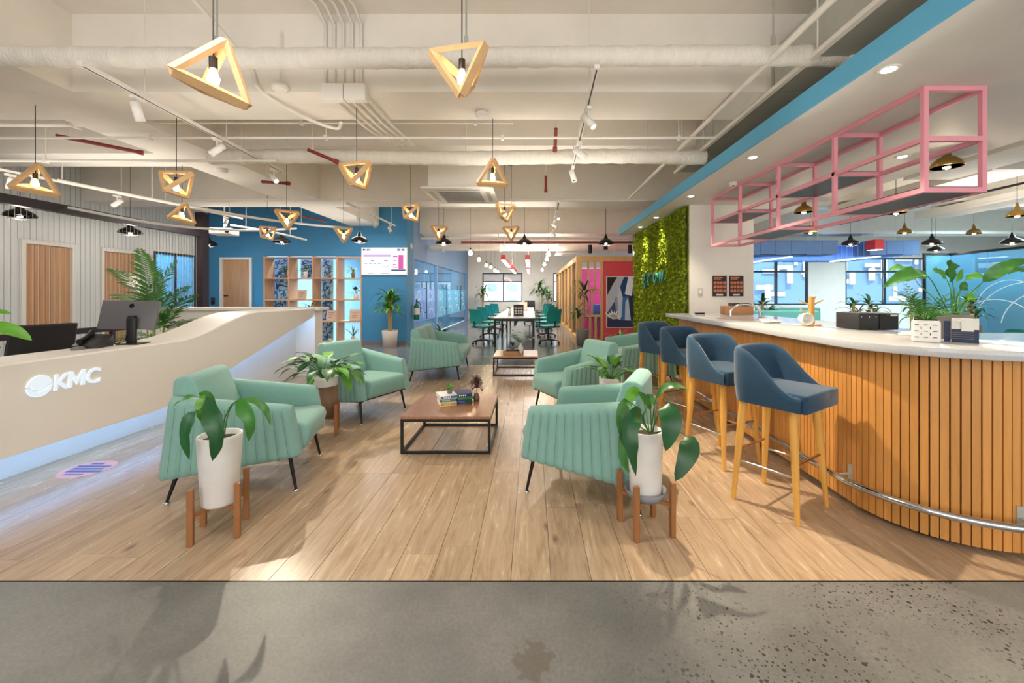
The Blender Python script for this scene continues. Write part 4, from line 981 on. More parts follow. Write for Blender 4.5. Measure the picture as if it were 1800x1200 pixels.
# plant 4: between the right armchairs
stand((.75, 3.98, 0), math.radians(10), .30, .10, 'teak stand under the white pot between the right armchairs')
p4 = E('potted_plant', (.75, 3.98, .166), 0, 'spiky green plant in a white pot between the right armchairs', 'potted plant')
pot(p4, [(.095, 0), (.10, .01), (.11, .36), (.11, .385)], m='potw')
bush(p4, .37, 26, .12, .20, .06, ['leaf', 'leafb', 'leafd'], el=(.5, 1.45), droop=(.7, 1.9), wave=.15)
# plant on the bar: broad torn leaves in a tall grey box pot
p5 = E('potted_plant', (2.60, 2.62, Z), 0, 'tall plant with broad torn leaves in a grey square pot on the bar', 'potted plant')
MB().add([(-.10, -.10, 0), (.10, -.10, 0), (.10, .10, 0), (-.10, .10, 0), (-.115, -.115, .15), (.115, -.115, .15), (.115, .115, .15), (-.115, .115, .15), (-.10, -.10, .15), (.10, -.10, .15), (.10, .10, .15), (-.10, .10, .15), (-.10, -.10, .12), (.10, -.10, .12), (.10, .10, .12), (-.10, .10, .12)],
    [(3, 2, 1, 0), (0, 1, 5, 4), (1, 2, 6, 5), (2, 3, 7, 6), (3, 0, 4, 7), (4, 5, 9, 8), (5, 6, 10, 9), (6, 7, 11, 10), (7, 4, 8, 11), (8, 9, 13, 12), (9, 10, 14, 13), (10, 11, 15, 14), (11, 8, 12, 15)], False, Matrix.Rotation(-.78, 4, 'Z')).obj('pot', M['potd'], p5)
MB().box(-.099, .099, -.099, .099, .115, .135, Matrix.Rotation(-.78, 4, 'Z')).obj('soil', M['soil'], p5)
def q8(x, y, Y): return (1450+x/4, 340+y/4, Y)
B_ = (910, 870)
pleaves(p5, p5.location, [
    ([q8(880, 860, 2.66), q8(800, 700, 2.62), q8(730, 590, 2.58), q8(640, 565, 2.54), q8(540, 590, 2.52), q8(410, 660, 2.50)], .105, .42, 'leaf', dict(face=(-.2, -.7, .7), wave=.25, n=20)),
    ([q8(870, 860, 2.68), q8(770, 740, 2.70), q8(660, 640, 2.72), q8(600, 555, 2.72), q8(520, 520, 2.72), q8(450, 545, 2.72)], .07, .45, 'leafp', dict(face=(0, -.6, .8), wave=.25, n=20)),
    ([q8(905, 860, 2.66), q8(905, 720, 2.66), q8(900, 640, 2.66), q8(880, 560, 2.62), q8(880, 500, 2.6), q8(890, 470, 2.6)], .11, .42, 'leaf', dict(face=(.2, -1, .1), wave=.25, n=18)),
    ([q8(895, 860, 2.64), q8(890, 720, 2.60), q8(860, 610, 2.56), q8(800, 555, 2.54), q8(755, 530, 2.54)], .06, .5, 'leafp', dict(face=(0, -.9, .6), wave=.25)),
    ([q8(915, 860, 2.66), q8(910, 720, 2.66), q8(925, 620, 2.66), q8(945, 570, 2.66), q8(965, 530, 2.66)], .06, .5, 'leafb', dict(face=(.4, -1, .1))),
    ([q8(925, 860, 2.66), q8(940, 740, 2.66), q8(965, 640, 2.66), q8(1020, 590, 2.64), q8(1090, 580, 2.62), q8(1150, 600, 2.60)], .055, .48, 'leafp', dict(face=(0, -.7, .7), wave=.3)),
    ([q8(930, 860, 2.66), q8(1000, 730, 2.62), q8(1090, 640, 2.58), q8(1180, 570, 2.54), q8(1300, 500, 2.50), q8(1470, 460, 2.48)], .075, .45, 'leaf', dict(face=(0, -.8, .6), wave=.25, n=20)),
    ([q8(935, 865, 2.70), q8(1020, 740, 2.72), q8(1110, 620, 2.74), q8(1200, 560, 2.74), q8(1330, 540, 2.74), q8(1480, 545, 2.74)], .07, .42, 'leafp', dict(face=(0, -.6, .8), wave=.25, n=20)),
    ([q8(925, 865, 2.62), q8(960, 790, 2.58), q8(990, 730, 2.56), q8(1030, 735, 2.54), q8(1060, 765, 2.53)], .06, .45, 'leafb', dict(face=(.2, -1, .3))),
    ([q8(920, 865, 2.64), q8(925, 750, 2.60), q8(950, 680, 2.58), q8(985, 650, 2.57), q8(1005, 655, 2.57)], .06, .5, 'leaf', dict(face=(.2, -1, .3)))], None)
# fern in a pierced white pot
p6 = E('potted_plant', (2.27, 2.41, Z), -.75, 'fern-like plant in a white pierced square pot on the bar', 'potted plant')
MB().box(-.062, .062, -.062, .062, .0, .125).obj('pot', M['potw'], p6, bevel=.012, seg=3)
b = MB()
for ix in (-1, 0, 1):
    for k, z in enumerate((.03, .065, .10)):
        b.box(ix*.038-.009, ix*.038+.009, -.0635, -.0615, z-.0018, z+.0018)
for ix in (-1, 1):
    for z in (.048, .083): b.box(ix*.019-.002, ix*.019+.002, -.0635, -.0615, z-.007, z+.007)
b.obj('slots', M['black'], p6); MB().box(-.05, .05, -.05, .05, .121, .129).obj('soil', M['soil'], p6)
def fern(t, base, az, el, L_, W, droop, m, npair=13, part='frond'):
    p = V(base); b = MB(); pts = [p.copy()]; N_ = 12
    for i in range(N_):
        s = (i+.5)/N_; e = el-droop*s**1.3; p = p+V((math.cos(az)*math.cos(e), math.sin(az)*math.cos(e), math.sin(e)))*L_/N_; pts.append(p.copy())
    b.tube(pts, [.003*(1.2-i/N_) for i in range(N_+1)], 4)
    for j in range(npair):
        s = .18+.80*j/npair; f = s*N_; i = int(f); q = pts[i].lerp(pts[min(i+1, N_)], f-i); tn = (pts[min(i+1, N_)]-pts[i]).normalized() if i < N_ else tn
        sd = tn.cross(V((0, 0, 1))); sd.normalize(); up = sd.cross(tn)
        hw = W*math.sin(PI*min(1, .15+.85*s))**.7
        for sg in (1, -1):
            d = (sd*sg+tn*.75+up*RN.uniform(-.1, .35)).normalized(); e_ = q+d*hw-V((0, 0, hw*.22)); wd = tn*W*(.055 if npair > 15 else .075)
            mid = q.lerp(e_, .45)+up*hw*.06
            b.add([q-wd*.3, mid-wd, e_, mid+wd, q+wd*.3], [(0, 1, 3, 4), (1, 2, 3)], True)
    return b.obj(part, M[m], t)
for i in range(22):
    az = i*2.4; fern(p6, (.02*math.cos(az), .02*math.sin(az), .128), az, RN.uniform(.25, 1.35), RN.uniform(.15, .27), .055, RN.uniform(.5, 1.1), RN.choice(['leaf', 'leafb', 'leafd']), 10)
# small things on the coffee tables
p7 = E('potted_plant', (-.775, 3.94, T1+.092), 0, 'tiny bright green plant in a grey pot on the blue book', 'potted plant')
pot(p7, [(.022, 0), (.027, .045)], .004, 'potd', .008, 16)
for i in range(26):
    az = i*2.4; b = MB(); rleaf(b, (0, 0, .04), az, RN.uniform(.1, 1.5), .01, RN.uniform(.035, .055), .016, .5, 5); b.obj('leaf', M['leafb'], p7)
p8 = E('potted_plant', (-.535, 4.03, T1), 0, 'small burgundy-leaved plant in a glass jar on the near coffee table', 'potted plant')
MB().lathe([(0, 0), (.026, 0), (.032, .03), (.022, .06), (.024, .068), (.020, .068), (.018, .06), (.028, .03), (.022, .004), (0, .004)]).obj('jar', mat('smoky_jar', '#6b5248', .2, coat=.5), p8)
MB().tube([(0, 0, .05), (.004, 0, .12), (0, 0, .17)], .004, 6).obj('stem', M['trunk'], p8)
for i in range(70):
    az = i*2.4; z = RN.uniform(.13, .20); b = MB(); rleaf(b, (RN.uniform(-.01, .01), RN.uniform(-.01, .01), z), az, RN.uniform(-.3, 1.3), RN.uniform(.02, .055), .036, .03, .8, 6); b.obj('leaf', M['leafr'], p8)
p9 = E('small_succulent', (-.595, 3.905, T1), 0, 'sprig of small green leaves beside the near table books', 'plant')
for i in range(14):
    az = i*2.4; b = MB(); rleaf(b, (0, 0, .0), az, RN.uniform(.8, 1.5), .02, RN.uniform(.03, .05), .014, .4, 5); b.obj('leaf', M['leaf'], p9)
va = E('vase', (-.19, 7.15, T1), 0, 'white ribbed bottle vase with eucalyptus sprigs on the far coffee table', 'vase')
MB().lathe([(0, 0), (.045, 0), (.052, .03), (.052, .09), (.042, .12), (.018, .15), (.02, .185), (.016, .185), (.014, .15), (.03, .11), (0, .02)]).obj('bottle', M['potw'], va)
for i in range(14):
    az = i*2.4; el = RN.uniform(.5, 1.5); p = V((0, 0, .17)); pts = [p.copy()]; L_ = RN.uniform(.18, .36)
    if i < 6: az = PI+RN.uniform(-.8, .8)
    for k in range(6): e = el-.5*k/6; p = p+V((math.cos(az)*math.cos(e), math.sin(az)*math.cos(e), math.sin(e)))*L_/6; pts.append(p.copy())
    b = MB().tube(pts, .0025, 4)
    for k in range(2, 7):
        for s in (1, -1):
            rleaf(b, pts[k-1], az+s*1.2+RN.uniform(-.4, .4), RN.uniform(-.2, .9), .006, .045, .035, .3, 5, 0)
    b.obj('sprig', M['euc'], va)
p10 = E('potted_plant', (-.33, 7.12, T1+.083), 0, 'small cactus-like plant in a dark pot on the far table books', 'potted plant')
pot(p10, [(.025, 0), (.03, .05)], .004, 'potd', .008, 14)
for i in range(16):
    az = i*2.4; b = MB(); rleaf(b, (0, 0, .045), az, RN.uniform(.7, 1.5), .01, RN.uniform(.05, .09), .018, .4, 5); b.obj('leaf', M['leafd'], p10)
# palm behind the reception desk
pm = E('potted_palm', (-5.45, 6.0, 0), 0, 'tall feathery palm behind the reception desk', 'potted palm')
pot(pm, [(.14, 0), (.19, .02), (.20, .36)], m='potg')
MB().tube([(0, 0, .3), (.03, 0, .8), (.01, .0, 1.2)], [.022, .018, .012], 8).tube([(.05, .03, .3), (.13, .03, .7), (.16, .02, 1.0)], [.02, .016, .01], 8).tube([(-.04, -.03, .3), (-.02, -.05, .9)], [.018, .01], 8).obj('cane', M['stemy'], pm)
for (bx_, bz, az, el, L_, dr, W) in ((-.0, 1.0, 170, 88, 1.05, 25, .30), (-.0, 1.0, 185, 75, .95, 55, .30), (.02, .95, 20, 85, .95, 30, .26), (.02, .95, 175, 55, .75, 50, .28), (.03, .9, 10, 70, .75, 45, .26),
        (.15, .8, 5, 70, .75, 50, .26), (.15, .75, 350, 40, .8, 60, .26), (.12, .7, 30, 30, .7, 55, .24), (.1, .6, 200, 55, .5, 80, .22), (.12, .5, 330, 30, .6, 70, .24), (.05, .5, 250, 60, .55, 80, .22), (.1, .55, 60, 60, .6, 70, .22), (.12, .8, 300, 60, .6, 80, .22), (-.02, .7, 120, 60, .7, 60, .25)):
    fern(pm, (bx_, 0, bz), math.radians(az), math.radians(el), L_, W, math.radians(dr), RN.choice(['leafp', 'leaf', 'leafp']), 30)
# big leaf coming in at the left edge, a plant on the near end of the desk
p11 = E('potted_plant', (-3.78, 2.55, .875), 0, 'bright green broad-leaved plant on the near end of the desk, mostly out of view', 'potted plant')
pot(p11, [(.06, 0), (.075, .12)], .008, 'potw', .02)
pleaves(p11, p11.location, [
    ([(-130, 590, 2.55), (-90, 575, 2.58), (-40, 572, 2.62), (0, 577, 2.66), (30, 584, 2.7), (56, 598, 2.74)], .10, .35, 'leafb', dict(face=(0, -.7, .8))),
    ([(-130, 590, 2.55), (-90, 555, 2.6), (-40, 546, 2.64), (0, 548, 2.68), (20, 552, 2.7)], .05, .4, 'leafb', dict(face=(0, -.5, .8))),
    ([(-130, 590, 2.5), (-90, 600, 2.5), (-30, 606, 2.5), (2, 612, 2.5)], .06, .4, 'leafb', dict(face=(0, -.8, .6)))], None)
# ================================================================ reception desk things
DZ = .875
mo = E('computer_monitor', (-3.78, 3.93, DZ), 0, 'grey computer monitor seen from behind on the reception desk', 'monitor')
# screen faces away from the lounge, to the left
mm_ = Matrix.Rotation(math.radians(12), 4, 'Z')
mb_ = Matrix.Translation((0, 0, .27)) @ Matrix.Rotation(math.radians(-80), 4, 'Z') @ Matrix.Rotation(math.radians(-13), 4, 'Y') @ Matrix.Rotation(math.radians(-2), 4, 'X')
MB().box(-.014, .014, -.235, .235, -.135, .135, mb_).obj('screen_housing', mat('grey_plastic', '#6a676a', .4), mo, bevel=.005)
MB().lathe([(.017, .0005), (.020, .002), (.022, .0005)], (0, 0, 0), 20, mb_ @ Matrix.Translation((.0142, .01, .085)) @ Matrix.Rotation(PI/2, 4, 'Y')).obj('round_emblem', M['blackp'], mo)
mz_ = Matrix.Rotation(math.radians(-80), 4, 'Z')
MB().cb((.065, .06, .125), (.03, .075, .24), 0, mz_).cb((.03, .05, .24), (.08, .05, .05), 0, mz_).obj('stand', M['blackp'], mo, bevel=.006); MB().cb((.03, .05, .005), (.17, .18, .010), 0, mz_).obj('stand_base', M['blackp'], mo, bevel=.003, seg=1)
MB().tube([(-.16, -.02, .03), (-.05, -.03, .012), (.0, -.04, .03), (.02, -.04, .16)], .004, 5).obj('cable', M['black'], mo)
ph = E('desk_phone', (-3.84, 3.66, DZ), math.radians(20), 'black desk telephone left of the monitor', 'telephone')
MB().add([(-.09, -.11, 0), (.09, -.11, 0), (.09, .11, 0), (-.09, .11, 0), (-.09, -.11, .03), (.09, -.11, .02), (.09, .11, .10), (-.09, .11, .12)], [(3, 2, 1, 0), (4, 5, 6, 7), (0, 1, 5, 4), (1, 2, 6, 5), (2, 3, 7, 6), (3, 0, 4, 7)]).obj('body', M['blackp'], ph, bevel=.005)
MB().tube([(-.05, -.09, .06), (-.05, 0, .085), (-.05, .09, .13)], [.022, .015, .022], 10).obj('handset', M['black'], ph)
ms = E('computer_mouse', (-3.80, 3.50, DZ), math.radians(80), 'grey computer mouse on the desk edge by the telephone', 'mouse')
MB().lathe([(.03, 0), (.032, .01), (.022, .025), (0, .03)], (0, 0, 0), 16, Matrix.Diagonal((1.6, 1, 1, 1))).obj('shell', M['potd'], ms)
cb_ = MB().tube([(-3.86, 3.92, DZ+.006), (-3.9, 3.84, DZ+.006), (-3.86, 3.78, DZ+.006), (-3.93, 3.70, DZ+.006)], .004, 5).obj('cable', M['black']); tag(cb_, 'black cable between the monitor and the telephone', 'cable')
# black mesh task chair behind the desk
def task_chair(label, loc, rz, m1, m2, cat='office chair', group=None, hi=1.0):
    t = E('office_chair', loc, rz, label, cat, group)
    MB().box(-.22, .24, -.23, .23, .43, .49).obj('seat', M[m1], t, bevel=.02, seg=2)
    bk = MB(); rows = []
    for k in range(7):
        s = k/6; z = .55+(hi-.55)*s; x = -.24-.06*s+.03*math.sin(PI*s); w_ = .22+.01*math.sin(PI*s)
        rows.append([(x-.05*(1-(j/4-1)**2)*0-.03*(1-abs(j/4-1)**2), w_*(j/4-1), z) for j in range(9)])
    bk.grid(rows); bk.grid([[(p[0]-.018, p[1], p[2]) for p in r][::-1] for r in rows])
    n_ = len(rows[0])
    for (a, c) in ((rows[0], 1), (rows[-1], 0)):
        q = [(p[0]-.018, p[1], p[2]) for p in a]; bk.add(a+q, [(i, i+1, n_+i+1, n_+i) for i in range(n_-1)])
    for j in (0, -1):
        a = [r[j] for r in rows]; q = [(p[0]-.018, p[1], p[2]) for p in a]; bk.add(a+q, [(i, i+1, 7+i+1, 7+i) for i in range(6)])
    bk.obj('backrest', M[m1], t)
    if hi > .98:
        fr_ = rows[0]+[r[-1] for r in rows[1:]]+rows[-1][::-1]+[r[0] for r in rows[::-1][1:-1]]
        MB().tube([(p[0]-.009, p[1], p[2]) for p in fr_], .013, 6, closed=True).obj('back_frame', M[m2], t)
    MB().tube([(-.05, 0, .44), (-.30, 0, .46), (-.315, 0, .62)], .018, 8).obj('back_support', M[m2], t)
    MB().tube([(0, 0, .10), (0, 0, .43)], .025, 10).obj('gas_column', M[m2], t)
    for s in (1, -1): MB().tube([(.0, s*.22, .44), (.0, s*.28, .46), (.0, s*.28, .66), (-.12, s*.28, .67), (.14, s*.28, .67)], .012, 6).obj('armrest', M[m2], t)
    for k in range(5):
        a = 2*PI*k/5+.3; c, s = math.cos(a), math.sin(a)
        l = MB().tube([(0, 0, .11), (.28*c, .28*s, .075)], [.022, .014], 6).obj('base_arm', M[m2], t)
        MB().lathe([(.028, -.018), (.028, .018)], (0, 0, 0), 12, Matrix.Translation((.28*c, .28*s, .0285)) @ Matrix.Rotation(a, 4, 'Z') @ Matrix.Rotation(PI/2, 4, 'X')).obj('caster', M['black'], l)
    return t
task_chair('black mesh office chair behind the reception desk', (-4.84, 3.97, 0), math.radians(168), 'mesh', 'blackp', hi=1.05)
# scanners on the panelled wall
def wdev(loc, label, big=False):
    t = E('door_scanner', loc, 0, label, 'scanner')
    MB().box(0, .03, -.045, .045, -.10, .08).obj('reader', M['black'], t, bevel=.006); MB().box(.0301, .032, -.03, .03, .0, .06).obj('display', M['navyp'], t)
    if big: MB().box(0, .09, -.09, .07, .20, .215).obj('bracket', M['white'], t); MB().box(.01, .08, -.08, .06, .216, .29).obj('tablet', M['black'], t, bevel=.01)
    return t
wdev((LX+.001, 6.55, 1.25), 'black door scanner with a shelf bracket at the left end of the panelled wall', True)
wdev((LX+.001, 9.22, 1.25), 'black door scanner with a shelf bracket beside the palm', True)
t = wdev((-8.38, BY-.001, 1.15), 'black door scanner on the blue wall beside the oak door'); t.rotation_euler = (0, 0, -PI/2)
rc = E('wall_screen', (-11.89, 10.1, 1.55), 0, 'dark television inside the glazed meeting room', 'television'); MB().box(0, .05, -.45, .45, -.05, .55).obj('panel', M['blackp'], rc, bevel=.004)
wbd = E('whiteboard', (-9.6, 10.94, 1.0), 0, 'small whiteboard with pink marks in the glazed meeting room', 'whiteboard'); MB().box(-.35, .35, -.02, .0, -.15, .35).obj('board', M['white'], wbd); MB().box(-.05, .1, -.023, -.0205, -.05, .08).obj('pink_note', M['pink'], wbd)
tbm = E('meeting_table', (-10, 9.2, 0), 0, 'navy meeting table in the glazed room', 'table'); MB().box(-1, .9, -.9, .9, .70, .74).obj('table_top', M['navyp'], tbm); MB().box(-.5, .5, -.3, .3, 0, .70).obj('base', M['navyp'], tbm)
# ================================================================ shelf in the blue wall
sx0, sx1 = -7.05, -4.47; sy0, sy1 = 11.0-.02, 11.40
bs = E('bookshelf', ((sx0+sx1)/2, 11.2, 0), label='open oak grid shelf set through the blue wall', cat='bookshelf')
xs = [sx0, -6.42, -5.78, -5.15, -4.53]; zs = [.04, .60, 1.17, 1.74, 2.285]; tt = .035
xs = [sx0+k*(sx1-tt-sx0)/4 for k in range(5)]
for x in xs: MB().box(x, x+tt, sy0, sy1, 0, 2.32).obj('upright', M['shelfw'], bs, True)
for z in zs:
    for i in range(4): MB().box(xs[i]+tt+.001, xs[i+1]-.001, sy0+.005, sy1-.005, z-tt/2, z+tt/2).obj('shelf', M['shelfw'], bs, True)
# printed film panels behind the shelf
def film(x0, x1, z0, z1, lb_):
    t = E('leaf_print_panel', ((x0+x1)/2, 11.5, 0), label=lb_, cat='printed panel')
    MB().box(x0, x1, 11.48, 11.49, z0, z1).obj('film', M['bpattern'], t, True)
    b = MB(); n = int((x1-x0)*(z1-z0)*170)
    for i in range(n):
        x, z = RN.uniform(x0+.05, x1-.05), RN.uniform(z0+.06, z1-.06); a = RN.uniform(-.3, 1.9)+(PI/2 if RN.random() < .3 else 0); L_ = RN.uniform(.06, .11); w_ = RN.uniform(.012, .02); c, s = math.cos(a), math.sin(a)
        y = 11.479-(i % 7)*.0003; q = [(x-c*L_, z-s*L_), (x-s*w_, z+c*w_), (x+c*L_, z+s*L_), (x+s*w_, z-c*w_)]
        q = [(min(x1, max(x0, u)), min(z1, max(z0, v_))) for u, v_ in q]
        b.add([(u, y, v_) for u, v_ in q], [(0, 3, 2, 1)])
    tag(b.obj('leaf_print', M['bleaf'], t, True), kind='stuff')
film(-7.1, -6.63, 0, 2.33, 'blue leaf-print panel behind the first column of the shelf')
film(-6.35, -5.96, 1.74, 2.33, 'blue leaf-print panel behind the top of the second shelf column')
film(-5.78, -5.45, 0, 2.33, 'blue leaf-print panel behind the third column of the shelf')
# things on the shelf
def small_plant(loc, label, pm='potw', kind='bush', s=1.0, leafm=('leafd', 'leaf'), pr=.05, phh=.10, group='potted plants on the grid shelf'):
    t = E('potted_plant', loc, RN.uniform(0, 6), label, 'potted plant', group)
    pot(t, [(pr*.8, 0), (pr, phh)], .006, pm, .01, 16); z = phh*.9; s *= 1.08
    n = 12
    for i in range(n):
        az = i*2.4+RN.uniform(-.3, .3); b = MB()
        if kind == 'bush': rleaf(b, (0, 0, z), az, RN.uniform(.4, 1.4), .10*s, .11*s, .07*s, RN.uniform(.5, 1.6), 6)
        elif kind == 'spike': rleaf(b, (0, 0, z), az, RN.uniform(.8, 1.5), .01, .24*s, .02*s, .7, 6)
        else: rleaf(b, (0, 0, z), az, RN.uniform(.5, 1.4), .02, .30*s, .03*s, 1.6, 7)
        b.obj('leaf', M[RN.choice(leafm)], t)
    return t
cxs = [(xs[i]+xs[i+1]+tt)/2+.06 for i in range(4)]; ty = 11.1; zt_ = [z+tt/2 for z in zs]
small_plant((cxs[0]+.1, ty, zt_[3]), 'dark spiky plant in the top left shelf bay', 'potd', 'spike', 1.0)
small_plant((cxs[1], ty, zt_[3]), 'dark big-leaved plant in a tall white pot, top row second bay', 'potw', 'bush', .9, pr=.055, phh=.16)
small_plant((cxs[2], ty, zt_[3]), 'dark upright plant in a tan pot, top row third bay', 'potbr', 'spike', .8)
small_plant((cxs[3], ty, zt_[3]), 'yellow-green trailing plant in a jar, top right shelf bay', 'potbr', 'arch', .85, ('leafb', 'stemy'), phh=.14)
small_plant((cxs[1]+.18, ty-.02, zt_[1]), 'large airy green plant in a woven pot, second bay above the desk', 'brownbox', 'arch', 1.35, ('leaf', 'leafp'), pr=.09, phh=.30)
small_plant((cxs[2]-.02, ty, zt_[2]), 'slim dark plant in the middle row, third bay', 'potd', 'spike', .9)
small_plant((cxs[3]+.08, ty, zt_[2]), 'dark big-leaved plant in a white pot, middle row right bay', 'potw', 'bush', 1.1, pr=.065, phh=.15)
small_plant((cxs[3], ty, zt_[0]), 'dark spiky plant in a pink pot, bottom right shelf bay', 'cream', 'spike', 1.3, pr=.06, phh=.14)
small_plant((cxs[2]+.03, ty, zt_[0]), 'tiny plant in a white pot, bottom row third bay', 'potw', 'bush', .45, pr=.05, phh=.09)
def card(loc, w_, h_, label):
    t = E('framed_card', loc, 0, label, 'framed card', 'framed cards on the grid shelf'); m = Matrix.Rotation(-.15, 4, 'X')
    MB().box(-w_/2, w_/2, -.01, .01, .002, h_, m).obj('board', M['cream'], t); b = MB()
    for k in range(4): b.box(-w_*.3, w_*(.1+.06*k), -.0115, -.0101, h_*(.3+.14*k), h_*(.34+.14*k), m)
    b.obj('printed_lines', M['potd'], t)
card((cxs[1]-.12, ty+.05, zt_[2]), .24, .25, 'pale card standing behind the airy plant on the shelf'); card((cxs[2]+.05, ty, zt_[1]), .26, .28, 'cream certificate card, third bay'); card((cxs[3]+.06, ty, zt_[1]), .32, .30, 'pink-beige card leaning in the right bay')
# ---- wall television
tv = E('television', (-3.85, 10.949, 1.82), 0, 'wall screen showing a white page with pink blocks', 'television')
MB().box(-.60, .60, -.05, .0, 0, .72).obj('housing', M['white'], tv, bevel=.004, seg=1); MB().box(-.58, .58, -.053, -.0505, .025, .70).obj('screen', M['screen'], tv)
def sq(n, m, *r):
    b = MB()
    for (x0, x1, z0, z1) in r: b.box(-.58+x0*1.16, -.58+x1*1.16, -.0555, -.0535, .025+z0*.675, .025+z1*.675)
    b.obj(n, M[m], tv)
sq('lilac_banner', 'scrl', (.03, .65, .67, .75)); sq('pink_panel', 'scrp', (.82, .93, .20, .74)); sq('pink_lines', 'scrp', (.70, .80, .66, .72), (.70, .78, .50, .53), (.70, .76, .36, .39), (.70, .80, .25, .28))
sq('dark_strip', 'scrd', (.66, .98, .13, .18)); sq('text_lines', 'scrd', (.20, .28, .50, .53), (.50, .58, .50, .53), (.06, .12, .40, .42), (.16, .22, .40, .42), (.26, .32, .40, .42), (.36, .42, .40, .42), (.46, .6, .28, .29), (.05, .6, .19, .195), (.15, .25, .02, .03), (.42, .62, .02, .03))
b = MB(); text(b, 'KMC', .075, .0008, FR((-.50, -.0555, .635), (1, 0, 0), (0, 0, 1))); text(b, '00 00', .085, .0008, FR((.34, -.0555, .63), (1, 0, 0), (0, 0, 1)), 3); b.obj('screen_text', M['scrd'], tv)
b = MB().lathe([(.02, 0), (.028, .001)], (0, 0, 0), 16, FR((-.53, -.0555, .66), (1, 0, 0), (0, 0, 1))); b.obj('screen_logo', M['scrd'], tv)
wc = E('wall_sensor', (PX, 11.35, 2.62), 0, 'small round speaker on the slate blue wall beside the television', 'speaker'); MB().lathe([(.09, 0), (.09, .03), (.05, .05), (0, .05)], (0, 0, 0), 18, Matrix.Rotation(PI/2, 4, 'Y')).obj('body', M['potg'], wc)
ex = E('fire_extinguisher', (-3.17, 11.5, .62), 0, 'green fire extinguisher hung on the slate blue wall', 'fire extinguisher')
MB().lathe([(0, 0), (.07, .0), (.075, .03), (.075, .36), (.05, .42), (.02, .45), (.02, .48)], n=20).obj('cylinder', M['grn'], ex); MB().box(-.02, .07, -.015, .015, .48, .50).box(-.015, .015, -.012, .012, .45, .56).obj('valve', M['black'], ex)
MB().lathe([(.0765, .14), (.0765, .32)], n=20, smooth=True).obj('label_band', M['paper'], ex); MB().tube([(.03, 0, .49), (.11, .0, .42), (.10, 0, .2)], .010, 6).obj('hose', M['black'], ex); MB().box(-.13, -.075, -.02, .02, .1, .4).obj('wall_bracket', M['steel'], ex)
# ================================================================ floor plants further back
def cane_plant(loc, label, h, r, m='potg', ph_=.45, n=26, L_=.5, lm=('leafb', 'leaf'), heads=((0, 0, 1),), W=.05, group=None, dro=(1.3, 2.4)):
    t = E('potted_tree', loc, 0, label, 'potted plant', group)
    pot(t, [(r*.85, 0), (r, ph_)], .015, m, .03, 22)
    b = MB()
    for i, (dx, dy, f) in enumerate(heads): b.tube([(dx*.4, dy*.4, ph_-.04), (dx, dy, h*f)], .028 if h > 1 else .015, 8)
    b.obj('trunk', M['trunk'], t)
    for (dx, dy, f) in heads:
        for i in range(n//len(heads)):
            az = i*2.4+RN.random()*.4; b = MB(); rleaf(b, (dx, dy, h*f-RN.random()*h*.22), az, RN.uniform(.3, 1.4), .02, L_*RN.uniform(.75, 1.1), W, RN.uniform(*dro), 7, .15)
            b.obj('leaf', M[RN.choice(lm)], t)
    return t
cane_plant((-3.55, 10.45, 0), 'leafy corn plant in a light grey pot by the blue wall under the television', 1.25, .19, 'potg', .42, 54, .50, ('leafb', 'leaf'), ((-.04, .02, .8), (.05, .0, .95), (.0, -.05, 1.05)), .085)
cane_plant((1.30, 10.75, 0), 'dark spiky cane plant in a square grey pot at the corner of the timber pod', 1.35, .17, 'potd', .42, 44, .48, ('leafd', 'leaf'), ((-.12, 0, .72), (.05, 0, 1.12)), .055)
cane_plant((-2.45, 20.6, 0), 'cane plant in a dark pot left of the far window', 1.5, .2, 'potd', .5, 30, .6, ('leafd', 'leaf'), ((0, 0, .85), (.1, 0, 1.05)), .08)
cane_plant((.35, 20.4, 0), 'wide spreading cane plant behind the far end of the long table', 1.7, .2, 'potd', .5, 40, .8, ('leafd', 'leaf'), ((0, 0, 1), (.2, 0, .9)), .08)
cane_plant((.70, 18.3, 0), 'small cane plant in a dark pot near the far end of the pod', 1.3, .2, 'potd', .5, 26, .5, ('leafd', 'leaf'), ((0, 0, 1),), .08)
small_plant((-2.02, 9.35, 0), 'low arching green plant on the floor behind the left sofa', 'potd', 'arch', 1.7, ('leaf', 'leafb'), pr=.13, phh=.38, group='floor plants behind the sofas')
small_plant((1.80, 8.5, 0), 'low arching dark plant on the floor behind the right sofa', 'potd', 'arch', 1.3, ('leafd', 'leaf'), pr=.13, phh=.42, group='floor plants behind the sofas')
# ================================================================ long work tables and teal chairs
lt = ['nearest section of the long white work table with black trestle legs', 'middle section of the long white work table', 'farthest section of the long white work table']
for i in range(3):
    y0 = 10.4+i*2.52; t = E('work_table', (-.44, y0+1.25, 0), label=lt[i], cat='table', group='sections of the long work table')
    MB().box(-.96, .08, y0, y0+2.50, .715, .74).obj('table_top', M['whitetop'], t, True)
    MB().box(-.94, .06, y0+.03, y0+.07, .655, .714).box(-.94, .06, y0+2.43, y0+2.47, .655, .714).box(-.94, -.90, y0+.07, y0+2.43, .655, .714).box(.02, .06, y0+.07, y0+2.43, .655, .714).obj('apron', M['black'], t, True)
    for x in (-.92, .04):
        for y in (y0+.05, y0+2.45): MB().box(x-.025, x+.025, y-.025, y+.025, 0, .655).obj('leg', M['black'], t, True)
    MB().box(-.46, -.42, y0+.3, y0+2.2, .50, .70).obj('cable_tray', M['black'], t, True)
tc = task_chair('teal office chair nearest on the left side of the long table', (-1.30, 11.1, 0), .85, 'teal', 'blackp', group='teal office chairs at the long table', hi=.93)
